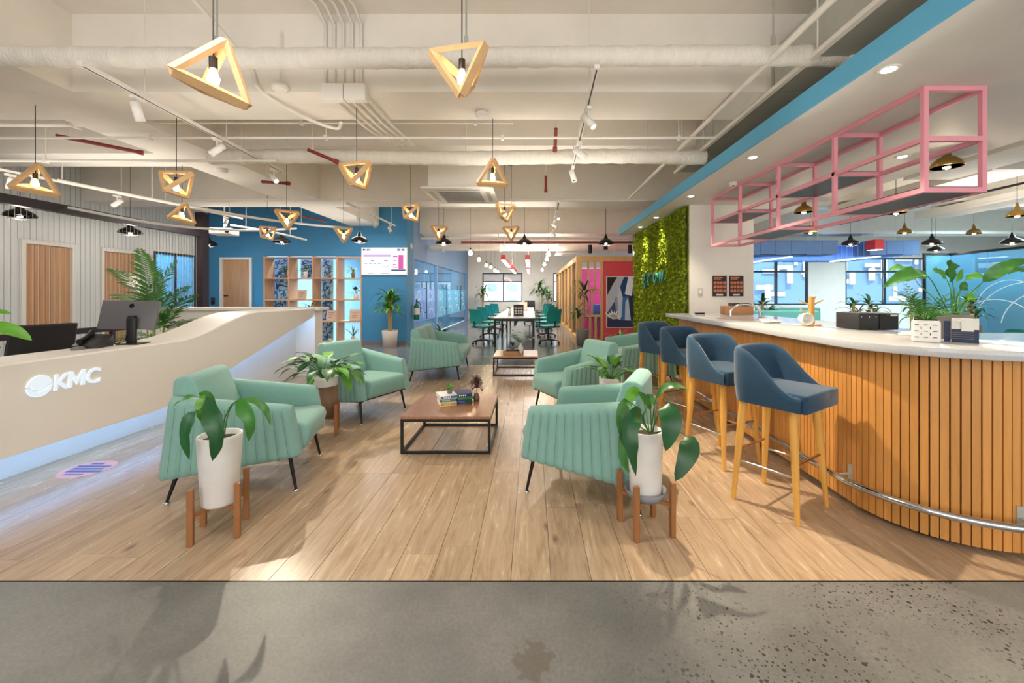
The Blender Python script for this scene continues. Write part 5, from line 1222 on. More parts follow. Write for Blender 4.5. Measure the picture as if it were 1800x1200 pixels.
for (x, y, a, lb_) in ((-1.32, 12.9, .8, 'second teal office chair on the left of the long table'), (-1.30, 14.9, .7, 'third teal office chair on the left of the long table'), (-1.30, 16.8, .8, 'farthest teal office chair on the left of the long table'),
        (.44, 11.2, PI-1.0, 'teal office chair nearest on the right side of the long table'), (.44, 12.9, PI-.8, 'second teal office chair on the right of the long table'), (.44, 14.9, PI-.8, 'third teal office chair on the right of the long table'), (.42, 16.8, PI-.8, 'farthest teal office chair on the right of the long table')):
    dup(tc, (x, y, 0), a, lb_)
bc = task_chair('black office chair at the far end of the long table', (-.1, 18.6, 0), -PI/2, 'mesh', 'blackp', hi=1.0)
tp = small_plant((-.62, 11.6, .74), 'small bright plant on the long work table', 'potw', 'bush', .8, ('leafb', 'leafb'), pr=.05, phh=.10, group='plants on the long table')
for (x, y, lb_) in ((-.36, 11.3, 'dark menu stand on the near end of the long table'), (-.30, 14.6, 'pale menu stand further along the long table')):
    t = E('menu_stand', (x, y, .74), .15, lb_, 'menu stand'); MB().cb((0, 0, .15), (.27, .03, .30)).obj('board', M['poster'] if y < 12 else M['cream'], t); b = MB()
    for k in range(3):
        for j in range(3): b.cb((-.08+.08*j, -.0165, .06+.07*k), (.05, .002, .04))
    b.obj('pictures', M['potg'], t); MB().cb((0, 0, .005), (.30, .1, .01)).obj('base', M['black'], t)
ck = MB().tube([(-.45, 10.9, .747), (-.40, 11.1, .747), (-.46, 11.35, .747), (-.38, 12.0, .747)], .006, 5).obj('cable', M['black']); tag(ck, 'black cable lying along the middle of the long table', 'cable')
# stools inside the pod
for (x, y, lb_) in ((1.75, 12.5, 'blue-seated stool inside the timber pod, left'), (2.05, 12.2, 'blue-seated stool inside the timber pod, right')):
    t = E('pod_stool', (x, y, 0), 0, lb_, 'stool', 'stools inside the pod'); MB().lathe([(0, .62), (.17, .62), (.18, .66), (.17, .70), (0, .70)]).obj('seat', M['bookb'], t)
    for k in range(4): a = k*PI/2+.4; MB().tube([(.10*math.cos(a), .10*math.sin(a), .62), (.19*math.cos(a), .19*math.sin(a), 0)], .014, 8).obj('leg', M['red'], t)
# ================================================================ beyond the bar
def booth(loc, w_, label, m='turq'):
    t = E('booth_sofa', loc, 0, label, 'sofa', 'turquoise booth sofas'); MB().box(-w_/2, w_/2, -.3, .35, .12, .45).obj('seat', M[m], t, bevel=.03, seg=2); MB().box(-w_/2, w_/2, .352, .52, .12, .98).obj('backrest', M[m], t, bevel=.04, seg=3)
    for s in (1, -1): MB().box(s*w_/2-.06, s*w_/2+.06, -.30, .40, .12, .62).obj('arm', M[m], t, bevel=.03, seg=2)
    for sx in (1, -1):
        for sy in (-.25, .45): MB().tube([(sx*(w_/2-.08), sy, 0), (sx*(w_/2-.08), sy, .13)], .015, 6).obj('leg', M['black'], t)
booth((5.35, 8.5, 0), 1.5, 'turquoise booth sofa beyond the bar, behind the mug tree'); booth((6.5, 10.2, 0), 1.6, 'turquoise booth sofa farther back beyond the bar'); 
def shellchair(loc, rz, m, label):
    t = E('shell_chair', loc, rz, label, 'chair', 'shell chairs beyond the bar'); b = MB(); rows = []
    for k in range(8):
        s = k/7; z = .45+.45*s**1.3; x = -.20-.08*s; w_ = .24*(1-.35*s**3)
        rows.append([(x+.12*(abs(j/4-1))**2, w_*(j/4-1), z-.06*(abs(j/4-1))**3) for j in range(9)])
    b.grid(rows); b.grid([[(p[0]-.015, p[1], p[2]) for p in r][::-1] for r in rows]); b.obj('backrest', M[m], t)
    MB().box(-.21, .24, -.22, .22, .43, .462).obj('seat', M[m], t, bevel=.012, seg=2)
    for sx in (1, -1):
        for sy in (1, -1): MB().tube([(sx*.15, sy*.15, .43), (sx*.22, sy*.22, 0)], .013, 6).obj('leg', M['beech'], t)
for (x, y, rz, m, lb_) in ((5.55, 5.4, .4, 'taupe', 'taupe shell chair beyond the bar left of the white pot'), (6.3, 5.3, .3, 'teal', 'teal shell chair beyond the bar, just left of the white pot'), (6.2, 6.1, 1.6, 'taupe', 'taupe shell chair behind the card holder'),
        (5.5, 4.75, 1.5, 'taupe', 'taupe shell chair at the right edge beyond the bar'), (6.25, 4.55, 1.5, 'teal', 'teal shell chair at the right edge beyond the bar'), (5.75, 4.2, -.3, 'taupe', 'nearest taupe shell chair beyond the bar')):
    shellchair((x, y, 0), rz, m, lb_)
for (x, y, lb_) in ((5.0, 4.0, 'pale round-legged cafe table at the right edge beyond the bar'), (6.0, 6.8, 'pale cafe table beyond the bar behind the tall plant'), (4.9, 7.0, 'pale cafe table beyond the bar behind the black box')):
    t = E('cafe_table', (x, y, 0), 0, lb_, 'table', 'cafe tables beyond the bar'); MB().box(-.45, .45, -.35, .35, .72, .745).obj('table_top', M['oaktop'] if y > 5 else M['whitetop'], t, bevel=.004, seg=1); MB().tube([(0, 0, .02), (0, 0, .72)], .03, 10).obj('pedestal', M['black'], t); MB().lathe([(.24, 0), (.24, .012), (.03, .03)]).obj('foot', M['black'], t)
pls = [(5.3, 9.6, 'potw', 'cane plant in a white planter behind the tap'), (7.0, 9.1, 'potd', 'small plant behind the black box'), (7.75, 9.6, 'potd', 'plant in the row beyond the bar, between the black box and the tall plant'), (8.35, 9.2, 'potd', 'droopy plant in a grey pot in the row beyond the bar'), (9.0, 9.7, 'potd', 'fourth plant of the row beyond the bar'), (9.6, 9.2, 'potd', 'fifth plant of the row beyond the bar'), (10.2, 9.7, 'potd', 'last plant of the row beyond the bar, by the cyan glass')]
for (x, y, m, lb_) in pls: cane_plant((x, y, 0), lb_, 1.15, .15, m, .55, 20, .42, ('leafd', 'leaf'), ((0, 0, 1), (.12, 0, .85)), .07, 'plant row beyond the bar')
# blue acoustic rafts
for (x0, x1, y0, y1, lb_) in ((5.6, 8.05, 11.0, 13.9, 'blue felt baffle ceiling raft next to the pillar'), (8.9, 10.2, 11.0, 13.9, 'blue felt baffle ceiling raft near the cyan glass'), (8.15, 8.8, 12.2, 13.9, 'short blue felt baffle ceiling raft between the two others')):
    t = E('acoustic_raft', ((x0+x1)/2, y0, 2.3), label=lb_, cat='acoustic panel', group='blue acoustic rafts')
    n = int((y1-y0)/.2)
    for i in range(n):
        y = y0+i*.2
        if i == 0:
            k = int((x1-x0)/.4)
            for j in range(k): MB().box(x0+(x1-x0)*j/k+.004, x0+(x1-x0)*(j+1)/k-.004, y, y+.03, 2.36+.02*(j % 2), 2.72).obj('felt_fin', M['baffle'], t, True)
        else: MB().box(x0, x1, y, y+.03, 2.36, 2.72).obj('felt_fin', M['baffle'], t, True)
    MB().box(x0, x1, y0, y1, 2.725, 2.74).obj('carrier', M['baffle'], t, True)
    for xx in (x0+.2, x1-.2): MB().tube([(xx, y0+.5, 2.74), (xx, y0+.5, WZ)], .006, 5).obj('hanger', M['pipe'], t, True)
for (x, y0, y1, z, lb_) in ((7.0, 11.3, 13.6, 2.34, 'tube light under the left blue raft'), (9.3, 11.2, 13.0, 2.34, 'tube light under the right blue raft')):
    t = E('tube_lamp', (x, (y0+y1)/2, z), label=lb_, cat='tube light'); MB().box(x-.04, x+.04, y0, y1, z-.02, z-.005).obj('diffuser', M['tube'], t, True); MB().box(x-.05, x+.05, y0, y1, z-.004, z+.02).obj('housing', M['white'], t, True)
t = E('red_lamp_box', (8.75, 10.6, 2.55), label='red box lamp beside the right blue raft', cat='lamp'); MB().box(8.62, 8.85, 10.5, 10.8, 2.45, 2.70).obj('body', M['redlamp'], t, True); MB().box(8.64, 8.83, 10.52, 10.78, 2.443, 2.4495).obj('diffuser', M['tube'], t, True); MB().tube([(8.73, 10.65, 2.70), (8.73, 10.65, WZ)], .006, 5).obj('hanger', M['pipe'], t, True)
lamp('AREA', (8, 12.3, 2.25), 45, (.45, .68, 1), (0, 0, 1), 3, sy=1.5); lamp('AREA', (8, 13, 2.2), 40, (.75, .88, 1), (0, 0, -1), 2.5)
# ================================================================ ceiling services
def svc(name, label, cat, m, b, **k): o = b.obj(name, M[m]); tag(o, label, cat, **k); return o
# big wrapped pipe across the front
bp = E('wrapped_pipe', (-3, 3.12, 3.11), label='large white wrapped pipe running across the front of the ceiling', cat='pipe')
rows = []; N_ = 260
for i in range(N_+1):
    x = -8.4+10.75*i/N_; r = .072+.003*math.sin(i*1.3)+.0035*noise.noise((x*7, 0, 0))
    rows.append([(x, 3.12+r*(1+.05*noise.noise((x*20, math.cos(2*PI*j/16), math.sin(2*PI*j/16))))*math.cos(2*PI*j/16), 3.11+r*(1+.05*noise.noise((x*20, math.cos(2*PI*j/16), math.sin(2*PI*j/16))))*math.sin(2*PI*j/16)+.01*math.sin(x*.9)) for j in range(16)])
MB().grid(rows, True, True).obj('insulated_pipe', M['wrap'], bp, True)
MB().lathe([(.085, -.03), (.095, 0), (.085, .03)], (0, 0, 0), 18, Matrix.Translation((2.35, 3.12, 3.11)) @ Matrix.Rotation(PI/2, 4, 'Y')).obj('end_flange', M['pipe'], bp, True)
for x in (-2.35, -.49, 1.8):
    MB().tube([(x, 3.12, 3.26), (x, 3.12, WZ)], .007, 5).cb((x, 3.12, 3.22), (.03, .02, .09)).obj('hanger', M['steel'], bp, True)
b2 = E('wrapped_pipe', (-1, 5.12, 3.0), label='second thick white wrapped pipe in front of the middle ceiling beam', cat='pipe')
rows = []
for i in range(161):
    x = -3.9+6.0*i/160; r = .085+.003*math.sin(i*1.1); rows.append([(x, 5.08+r*math.cos(2*PI*j/14), 3.0+r*math.sin(2*PI*j/14)+.012*math.sin(x*1.7)) for j in range(14)])
MB().grid(rows, True, True).obj('insulated_pipe', M['wrap'], b2, True)
for x in (-3.0, -.8, 1.4): MB().tube([(x, 5.08, 3.08), (x, 5.08, WZ)], .007, 5).obj('hanger', M['pipe'], b2, True)
# thin pipes across
for (y, z, x0, x1, r, lb_) in ((4.55, 3.04, -8.4, 2.0, .014, 'thin white pipe running the width of the ceiling behind the first beam'), (4.45, 3.16, -8.4, -.2, .011, 'thinner white pipe above the one behind the first beam'), (7.35, 2.98, -6.5, 2.0, .018, 'white pipe across the ceiling in front of the third beam'),
        (4.9, 2.90, -8.4, -3.0, .016, 'thin white pipe across the left ceiling bay'), (12.0, 2.92, -3.2, 5, .035, 'white pipe over the long table'), (13.2, 2.78, -3.2, 4.8, .10, 'white square duct over the long table'), (4.75, 3.30, -8.4, -4.8, .06, 'white pipe in the left ceiling bay')):
    p = E('ceiling_pipe', (x0, y, z), label=lb_, cat='pipe'); MB().tube([(x0, y, z), (x1, y, z)], r, 10).obj('run', M['pipe'], p, True)
    k = max(2, int((x1-x0)/1.6))
    for i in range(k): xx = x0+.4+(x1-x0-.8)*i/(k-1); MB().tube([(xx, y, z), (xx, y, WZ)], .006, 5).cb((xx, y, z), (.03, 2*r+.02, 2*r+.02)).obj('hanger', M['pipe'], p, True)
# long white pipe and steel duct along the blue fascia
p = E('ceiling_pipe', (1.76, 4, 3.1), label='long white pipe running beside the steel duct towards the back', cat='pipe'); MB().tube([(1.76, -3.5, 3.07), (1.76, 7.6, 3.07)], .022, 12).obj('run', M['pipe'], p, True)
for y in (2.4, 4.9, 7.2): MB().tube([(1.76, y, 3.08), (1.76, y, WZ)], .007, 5).obj('hanger', M['pipe'], p, True)
du = E('air_duct', (2.5, 2, 3.2), label='rectangular galvanised air duct above the blue fascia', cat='duct')
for i in range(8):
    y0 = -3.6+i*1.2; MB().box(2.08, 2.85, y0, y0+1.19, 3.082, 3.45).obj('duct_section', M['steel'], du, True)
MB().box(2.035, 2.075, -3.6, 6.0, 3.06, 3.095).obj('angle_rail', M['pipe'], du, True)
for y in (1.6, 3.0, 5.0): MB().tube([(2.05, y, 3.11), (2.05, y, WZ)], .007, 5).obj('hanger', M['pipe'], du, True)
# conduit bundle with junction boxes
cb = E('conduit_bundle', (-1.2, 3.5, 3.3), label='bundle of four white conduits with two junction boxes on the first beam', cat='conduit')
for i in range(5):
    x = -1.79+i*.078; MB().tube([(x-.10, 1.5, WZ-.02), (x-.10, 3.1, WZ-.02), (x, 3.45, WZ-.04), (x, 3.625, WZ-.10), (x, 3.625, 3.14)], .013, 6).obj('conduit', M['pipe'], cb, True)
for x in (-1.70, -1.51): MB().box(x-.095, x+.09, 3.56, 3.635, 3.00, 3.14).obj('junction_box', M['pipe'], cb, True, bevel=.004, seg=1)
for i in range(5):
    x = -1.76+i*.075; MB().tube([(x, 3.60, 3.03), (x, 3.66, 3.07), (x+.02, 4.3, 3.075), (x+.06, 5.05, 3.12)], .013, 6).obj('conduit', M['pipe'], cb, True)
c2 = E('flexible_conduit', (-2.3, 3, 3.4), label='curved white conduit looping down the left of the first beam', cat='conduit')
MB().tube(curve([(-2.75, 2.1, 3.7), (-2.55, 2.8, 3.6), (-2.45, 3.58, 3.35), (-2.35, 3.62, 3.10), (-2.2, 4.1, 3.06), (-2.02, 4.32, 3.05), (-1.92, 4.2, 3.06)], 24), .018, 8).obj('conduit', M['pipe'], c2, True)
# detectors
for i, (x, y, z, lb_) in enumerate(((-2.17, 3.60, 3.12, 'round white detector on a conduit left of the junction boxes'), (-.48, 4.05, 3.075, 'round white detector right of the conduit bundle'), (-4.37, 5.9, 3.08, 'round white detector under the long ceiling beam'))):
    t = E('smoke_detector', (x, y, z), label=lb_, cat='detector', group='ceiling detectors'); MB().lathe([(.04, -.03), (.065, -.02), (.07, .0), (.06, .022)]).obj('body', M['white'], t); MB().tube([(0, 0, .02), (0, 0, .05 if i else .5)], .008, 6).obj('stem', M['pipe'], t)
# red sprinkler pipes
for (a, c, r, lb_) in (((-2.22, 2.6, 3.76), (-2.02, 2.75, 3.62), .03, 'dark red sprinkler pipe stub at the top left'), ((.29, 2.7, 3.76), (.29, 2.72, 3.60), .03, 'dark red sprinkler pipe stub at the top right'), ((-5.35, 4.7, 3.12), (-4.75, 5.1, 3.06), .022, 'dark red pipe in the left ceiling bay'),
        ((-4.0, 6.2, 3.0), (-3.55, 6.1, 2.95), .022, 'dark red pipe beside the left pendants'), ((.22, 6.6, 3.2), (.22, 6.6, 2.95), .02, 'dark red drop pipe right of the air conditioner'), ((-2.0, 11.8, 2.78), (5.0, 11.8, 2.78), .03, 'long dark red sprinkler main over the work tables'),
        ((-5.6, 9.0, 3.15), (-4.7, 9.5, 2.98), .02, 'dark red pipe in front of the blue wall'), ((-2.55, 4.75, 2.98), (-2.3, 4.95, 2.9), .02, 'short dark red pipe behind the conduits'), ((.27, 4.7, 3.2), (.27, 4.9, 3.02), .02, 'dark red stub beside the thin pipes')):
    d = (V(c)-V(a)); b = MB().tube([a, c], r, 10); e_ = V(c)
    b.tube([e_-d.normalized()*.04, e_+d.normalized()*.01], r*1.35, 10)
    t = E('sprinkler_pipe', a, label=lb_, cat='pipe', group='dark red sprinkler pipes'); b.obj('pipe', M['redp'], t, True)
    if a[2] < 3.7:
        mxp = V(a).lerp(V(c), .15); MB().tube([mxp, (mxp.x, mxp.y, WZ)], .006, 5).obj('hanger', M['pipe'], t, True)
# cassette air conditioner
ax = E('ceiling_cassette', (-.95, 6.2, 2.86), label='square ceiling cassette air conditioner with grey grille', cat='air conditioner')
x0, x1, y0, y1, zc_ = -1.58, -.55, 5.90, 6.93, 2.83
MB().box(x0, x1, y0, y1, zc_, zc_+.03).obj('panel', M['white'], ax, True, bevel=.01, seg=2); MB().box(x0+.09, x1-.09, y0+.09, y1-.09, zc_+.032, zc_+.36).obj('casing', M['pipe'], ax, True)
gb = MB()
for i in range(26): x = x0+.22+i*(x1-x0-.44)/25; gb.box(x-.005, x+.005, y0+.22, y1-.22, zc_-.012, zc_-.001)
for i in range(12): y = y0+.22+i*(y1-y0-.44)/11; gb.box(x0+.22, x1-.22, y-.004, y+.004, zc_-.016, zc_-.0125)
gb.obj('grille', M['grille'], ax, True); MB().box(x0+.21, x1-.21, y0+.21, y1-.21, zc_-.0008, zc_-.0002).obj('filter', M['potd'], ax, True)
for a in ((x0+.07, x0+.13, y0+.2, y1-.2), (x1-.13, x1-.07, y0+.2, y1-.2), (x0+.2, x1-.2, y0+.07, y0+.13), (x0+.2, x1-.2, y1-.13, y1-.07)): MB().box(*a, zc_-.004, zc_-.0003).obj('louver', M['grille'], ax, True)
for x in (x0+.12, x1-.12): MB().tube([(x, y0+.12, zc_+.36), (x, y0+.12, WZ)], .007, 5).obj('hanger', M['pipe'], ax, True)
a2 = E('ceiling_cassette', (1.6, 17.9, 3.0), label='far ceiling cassette unit beyond the timber pod', cat='air conditioner'); MB().box(-.6, .6, -.6, .6, 0, .04).obj('panel', M['white'], a2, bevel=.01); MB().box(-.5, .5, -.5, .5, .041, .78).obj('casing', M['pipe'], a2); MB().box(-.3, .3, -.3, .3, -.01, -.001).obj('grille', M['grille'], a2)
# tracks and spotlights
def track(x0, y0, x1, y1, z, label):
    t = E('lighting_track', ((x0+x1)/2, (y0+y1)/2, z), label=label, cat='lighting track'); a = math.atan2(y1-y0, x1-x0); L_ = math.hypot(x1-x0, y1-y0)
    MB().cb((0, 0, 0), (L_, .034, .03), a).obj('rail', M['white'], t); MB().cb((0, 0, -.0155), (L_*.98, .010, .002), a).obj('slot', M['black'], t)
    for s in (-.30, .08, .42): MB().tube([(math.cos(a)*L_*s, math.sin(a)*L_*s, .015), (math.cos(a)*L_*s, math.sin(a)*L_*s, WZ-z)], .004, 5).obj('hanger', M['pipe'], t)
track(-3.14, 2.9, -3.28, 5.5, 2.95, 'white lighting track on the left, crossing under the front pipe'); track(.46, 2.95, .52, 5.35, 2.95, 'white lighting track right of centre under the front pipe')
track(-6.4, 4.9, -5.75, 8.3, 2.83, 'long white lighting track over the reception desk'); track(-3.08, 6.9, -3.05, 9.3, 2.85, 'white lighting track in front of the blue wall'); track(.45, 7.0, .50, 10.4, 2.88, 'white lighting track beyond the pendants, right of centre')
def spotl(x, y, z, d, label, on, p=60, cone=55, L_=.15, r=.033):
    t = E('spotlight', (x, y, z), label=label, cat='spotlight', group='white track spotlights'); d = V(d).normalized(); c = V((0, 0, -.13))
    MB().cb((0, 0, -.028), (.035, .10, .025)).tube([(0, 0, -.04), (0, 0, -.10), c], .007, 6).obj('adaptor', M['white'], t)
    q = d.to_track_quat('Z', 'Y').to_matrix().to_4x4(); mx_ = Matrix.Translation(c) @ q
    MB().lathe([(0, -L_/2), (r, -L_/2), (r, L_/2), (r-.004, L_/2), (r-.005, L_/2-.02), (0, L_/2-.02)], (0, 0, 0), 18, mx_).obj('can', M['white'], t)
    MB().lathe([(0, L_/2-.0185), (r-.0055, L_/2-.0185), (r-.0055, L_/2-.0195)], (0, 0, 0), 16, mx_).obj('lens', M['downl'] if on else M['black'], t)
    if on: lamp('SPOT', V((x, y, z))+c+d*(L_/2+.012), p, (1, .86, .66), d, .025, cone, .35)
ZT_ = 2.935
spotl(-3.16, 3.35, ZT_, (.05, .35, -1), 'unlit white spotlight nearest the camera on the left track', False)
spotl(-3.20, 4.25, ZT_, (-.6, -.5, -.8), 'unlit white spotlight tilted left on the left track', False)
spotl(-3.27, 5.30, ZT_, (2.87, -1.6, -2.8), 'lit spotlight at the far end of the left track aimed at the coffee table', True, 250, 66)
spotl(.48, 3.55, ZT_, (1.55, -.95, -2.1), 'lit spotlight on the right-of-centre track aimed at the bar', True, 330, 74)
spotl(.50, 4.35, ZT_, (1, .2, -.6), 'unlit spotlight pointing right on the right-of-centre track', False)
spotl(.51, 5.20, ZT_, (.25, -.3, -1), 'unlit spotlight hanging at the far end of the right-of-centre track', False)
ZT_ = 2.815
spotl(-6.36, 5.1, ZT_, (-.6, .3, -.6), 'unlit spotlight at the left end of the long reception track', False); spotl(-6.15, 6.2, ZT_, (-.8, -.1, -.6), 'second spotlight from the left on the long reception track', False)
spotl(-5.98, 7.1, ZT_, (-.8, .1, -.6), 'third spotlight from the left on the long reception track', False); spotl(-5.82, 7.95, ZT_, (.35, -.75, -.9), 'lit spotlight at the right end of the long reception track', True, 90, 70)
ZT_ = 2.835
spotl(-3.07, 7.4, ZT_, (0, .1, -1), 'spotlight at the near end of the track by the blue wall', False); spotl(-3.06, 8.2, ZT_, (-.4, .5, -.8), 'middle spotlight of the track by the blue wall, aimed left', True, 60, 70); spotl(-3.05, 9.0, ZT_, (.4, -.4, -.8), 'far spotlight of the track by the blue wall, aimed right', False)
ZT_ = 2.865
spotl(.46, 7.6, ZT_, (.25, -.6, -.6), 'bright spotlight nearest on the far centre track', True, 55, 70); spotl(.47, 8.6, ZT_, (.6, -.3, -.5), 'second spotlight on the far centre track', False); spotl(.49, 9.8, ZT_, (.6, -.3, -.5), 'third spotlight on the far centre track', False)
# curving conduits over the desk
for (pts, lb_) in (([(-5.9, 5.2, 2.75), (-5.4, 6.3, 2.70), (-4.9, 7.4, 2.68), (-4.5, 8.5, 2.74), (-3.9, 8.95, 2.74)], 'curved white cable duct sweeping over the desk, upper one'), ([(-7.1, 6.4, 2.66), (-6.2, 7.0, 2.50), (-5.6, 8.0, 2.55), (-5.3, 9.4, 2.80)], 'curved white cable duct sweeping over the desk, lower one'), ([(-6.2, 8.6, 2.75), (-5.4, 8.8, 2.62), (-4.8, 8.9, 2.48)], 'short white rod slanting in front of the blue wall')):
    t = E('cable_duct', pts[0], label=lb_, cat='conduit'); cc = curve(pts, 20); MB().tube(cc, .022, 8).obj('tube', M['pipe'], t, True)
    for k in (4, 14): MB().tube([cc[k], (cc[k].x, cc[k].y, WZ)], .005, 5).obj('hanger', M['pipe'], t, True)
t = E('projector', (-6.4, 8.7, 2.62), math.radians(10), 'white ceiling projector beside the dark post', 'projector'); MB().cb((0, 0, 0), (.42, .34, .13)).obj('body', M['white'], t, bevel=.02); MB().tube([(0, 0, .065), (0, 0, WZ-2.62)], .015, 8).obj('pole', M['pipe'], t); MB().lathe([(.035, 0), (.04, .03), (.03, .03)], (0, 0, 0), 14, Matrix.Translation((.14, -.17, 0)) @ Matrix.Rotation(PI/2, 4, 'X')).obj('lens', M['black'], t)
# ================================================================ pine tetrahedron pendants
def pendant(px, py, Y, tri, rot, yaw, label, p=9):
    c = P(px, py, Y); s = .30; t = E('pendant_lamp', c, label=label, cat='pendant lamp', group='pine tetrahedron pendants')
    if tri:   # face towards the camera, apex behind
        h = s/math.sqrt(3); vs = [V((h*math.sin(a), -.06, h*math.cos(a))) for a in [math.radians(rot+120*k) for k in range(3)]]+[V((0, s*.816-.06, 0))]
    else:     # seen across two opposite edges
        a = math.radians(rot); q = s/2; d = s/math.sqrt(2)/2; vs = [V((q*math.cos(a), -d, q*math.sin(a))), V((-q*math.cos(a), -d, -q*math.sin(a))), V((-q*math.sin(a), d, q*math.cos(a))), V((q*math.sin(a), d, -q*math.cos(a)))]
    mz = Matrix.Rotation(math.radians(yaw)-math.atan2(c.x, c.y), 3, 'Z'); vs = [mz @ v for v in vs]
    cen = sum(vs, V())/4
    for i in range(4):
        for j in range(i):
            a, b_ = vs[i], vs[j]; tn = (b_-a).normalized(); mid = (a+b_)/2; o = (mid-cen).normalized(); sd = tn.cross(o).normalized(); w_, th = .0215, .012; e = .006
            pp = [a+tn*e+sd*w_+o*th, a+tn*e-sd*w_+o*th, a+tn*e-sd*w_-o*th, a+tn*e+sd*w_-o*th]; L_ = (b_-a).length-2*e; vsx = pp+[q_+tn*L_ for q_ in pp]
            MB().add(vsx, [(0, 1, 2, 3), (7, 6, 5, 4), (0, 4, 5, 1), (1, 5, 6, 2), (2, 6, 7, 3), (3, 7, 4, 0)]).obj('strut', M['pend'], t)
    zt_ = max(v.z for v in vs); bx_, by_ = cen.x, cen.y
    MB().tube([(bx_, by_, zt_*.55+.0), (bx_, by_, zt_*.55-.055)], .018, 12).obj('socket', M['blackp'], t); z0 = zt_*.55-.055
    MB().lathe([(.012, 0), (.014, -.01), (.027, -.045), (.022, -.072), (0, -.082)][::-1], (bx_, by_, z0), 14).obj('bulb', M['bulb'], t)
    MB().tube([(bx_, by_, zt_*.55), (bx_, by_, WZ-c.z)], .0035, 5).obj('cord', M['black'], t)
    MB().lathe([(.05, 0), (.05, .025)], (bx_, by_, WZ-c.z-.025), 16).obj('ceiling_rose', M['black'], t)
    lamp('POINT', c+V((bx_, by_, z0-.05)), p, WARM, size=.03)
PL = [(375, 135, 2.0, 1, 12, 12, 'pine triangle pendant nearest the camera on the left'), (812, 122, 2.25, 1, 56, -16, 'pine triangle pendant nearest the camera in the centre, pointing down'), (62, 322, 3.9, 1, 5, 5, 'pine triangle pendant at the far left edge'),
    (310, 322, 4.1, 0, 45, 10, 'pine pendant with a flat top left of centre, above another pendant'), (320, 378, 5.8, 1, 10, 10, 'small pine triangle pendant just below the flat-topped one'), (627, 307, 3.95, 0, 52, 20, 'box-like pine pendant in the middle left near the conduits'),
    (866, 312, 4.2, 1, 2, 0, 'pine triangle pendant overlapping the air conditioner'), (722, 373, 6.2, 0, 45, 8, 'small square-looking pine pendant below the air conditioner'), (470, 409, 7.7, 0, 40, 10, 'small tilted pine pendant in front of the blue wall, left'),
    (504, 383, 6.0, 1, 60, 8, 'pine pendant pointing down in front of the blue wall'), (604, 410, 7.5, 1, 58, 0, 'small pine pendant pointing down near the wall screen'), (887, 372, 6.2, 0, 35, 25, 'small pine pendant behind the air conditioner on the right'),
    (771, 407, 7.9, 1, 62, 10, 'far small pine pendant pointing down, left of centre'), (899, 408, 7.9, 1, 58, -8, 'far small pine pendant pointing down, right of centre')]
for a in PL: pendant(*a)
# dark enamel dome pendants
def dome(x, y, z, label, m='darkshade', p=9, bulb='bulbw', r=.18):
    t = E('dome_lamp', (x, y, z), 0, label, 'pendant lamp', 'dark dome pendants' if m == 'darkshade' else 'brass shade bulb lamps'); k = r/.18
    MB().lathe([(.18*k, -.06), (.183*k, -.055), (.16*k, -.01), (.10*k, .03), (.05*k, .05), (.04*k, .10), (.022*k, .12), (.022*k, .15), (.012, .16), (.016*k, .12), (.034*k, .095), (.044*k, .045), (.09*k, .022), (.15*k, -.014), (.175*k, -.06)], n=22).obj('shade', M[m], t)
    cg = MB()
    if m == 'darkshade':
        for i in range(6): a = i*PI/3; cg.tube([(.15*math.cos(a), .15*math.sin(a), -.045), (.12*math.cos(a), .12*math.sin(a), -.09), (.04*math.cos(a), .04*math.sin(a), -.11)], .003, 4)
        cg.tube([(.12*math.cos(i*PI/6), .12*math.sin(i*PI/6), -.09) for i in range(12)], .003, 4, closed=True).obj('wire_guard', M['potd'], t)
    MB().lathe([(0, -.085), (.03, -.07), (.035, -.04), (.015, .0), (.015, .02)], n=12).obj('bulb', M[bulb], t)
    MB().tube([(0, 0, .15), (0, 0, WZ-z)], .004, 5).obj('cord', M['black'], t)
    lamp('POINT', (x, y, z-.13), p, NEUT if bulb == 'bulbw' else WARM, size=.04)
for (px, py, Y, lb_) in ((35, 377, 6.3, 'dark dome lamp at the far left behind the wires'), (229, 407, 7.9, 'dark dome lamp above the palm behind the wires'), (366, 428, 9.8, 'dark dome lamp partly hidden by the dark post'), (495, 423, 9.3, 'dark dome lamp in front of the blue wall, left'), (632, 421, 9.3, 'dark dome lamp left of the wall screen'),
        (780, 425, 9.5, 'dark dome lamp over the glass partition corner'), (922, 426, 9.6, 'dark dome lamp in the centre before the long table'), (1065, 426, 9.6, 'dark dome lamp above the timber pod corner'), (1495, 427, 9.6, 'dark dome lamp beyond the bar by the red box lamp'), (1638, 426, 9.3, 'dark dome lamp beyond the bar above the tall plant'),
        (1645, 438, 11.0, 'dark dome lamp just behind and below another, beyond the bar'), (1779, 424, 9.0, 'dark dome lamp at the far right edge')):
    c = P(px, py, Y); dome(c.x, c.y, c.z+.03, lb_)
for (px, py, Y, lb_) in ((1664, 292, 4.2, 'brass shade bulb lamp nearest, seen through the pink shelf'), (1413, 372, 6.4, 'brass shade bulb lamp behind the middle of the pink shelf'), (1425, 409, 8.7, 'brass shade bulb lamp low behind the pink shelf'), (1575, 374, 6.4, 'brass shade bulb lamp under the right end of the pink shelf'), (1590, 409, 8.9, 'brass shade bulb lamp beyond the bar in the centre'), (1712, 410, 8.9, 'brass shade bulb lamp beyond the bar, right'), (1788, 379, 6.8, 'brass shade bulb lamp at the right edge')):
    c = P(px, py, Y); dome(c.x, c.y, c.z+.05, lb_, 'brass', 7, 'bulb', .13)
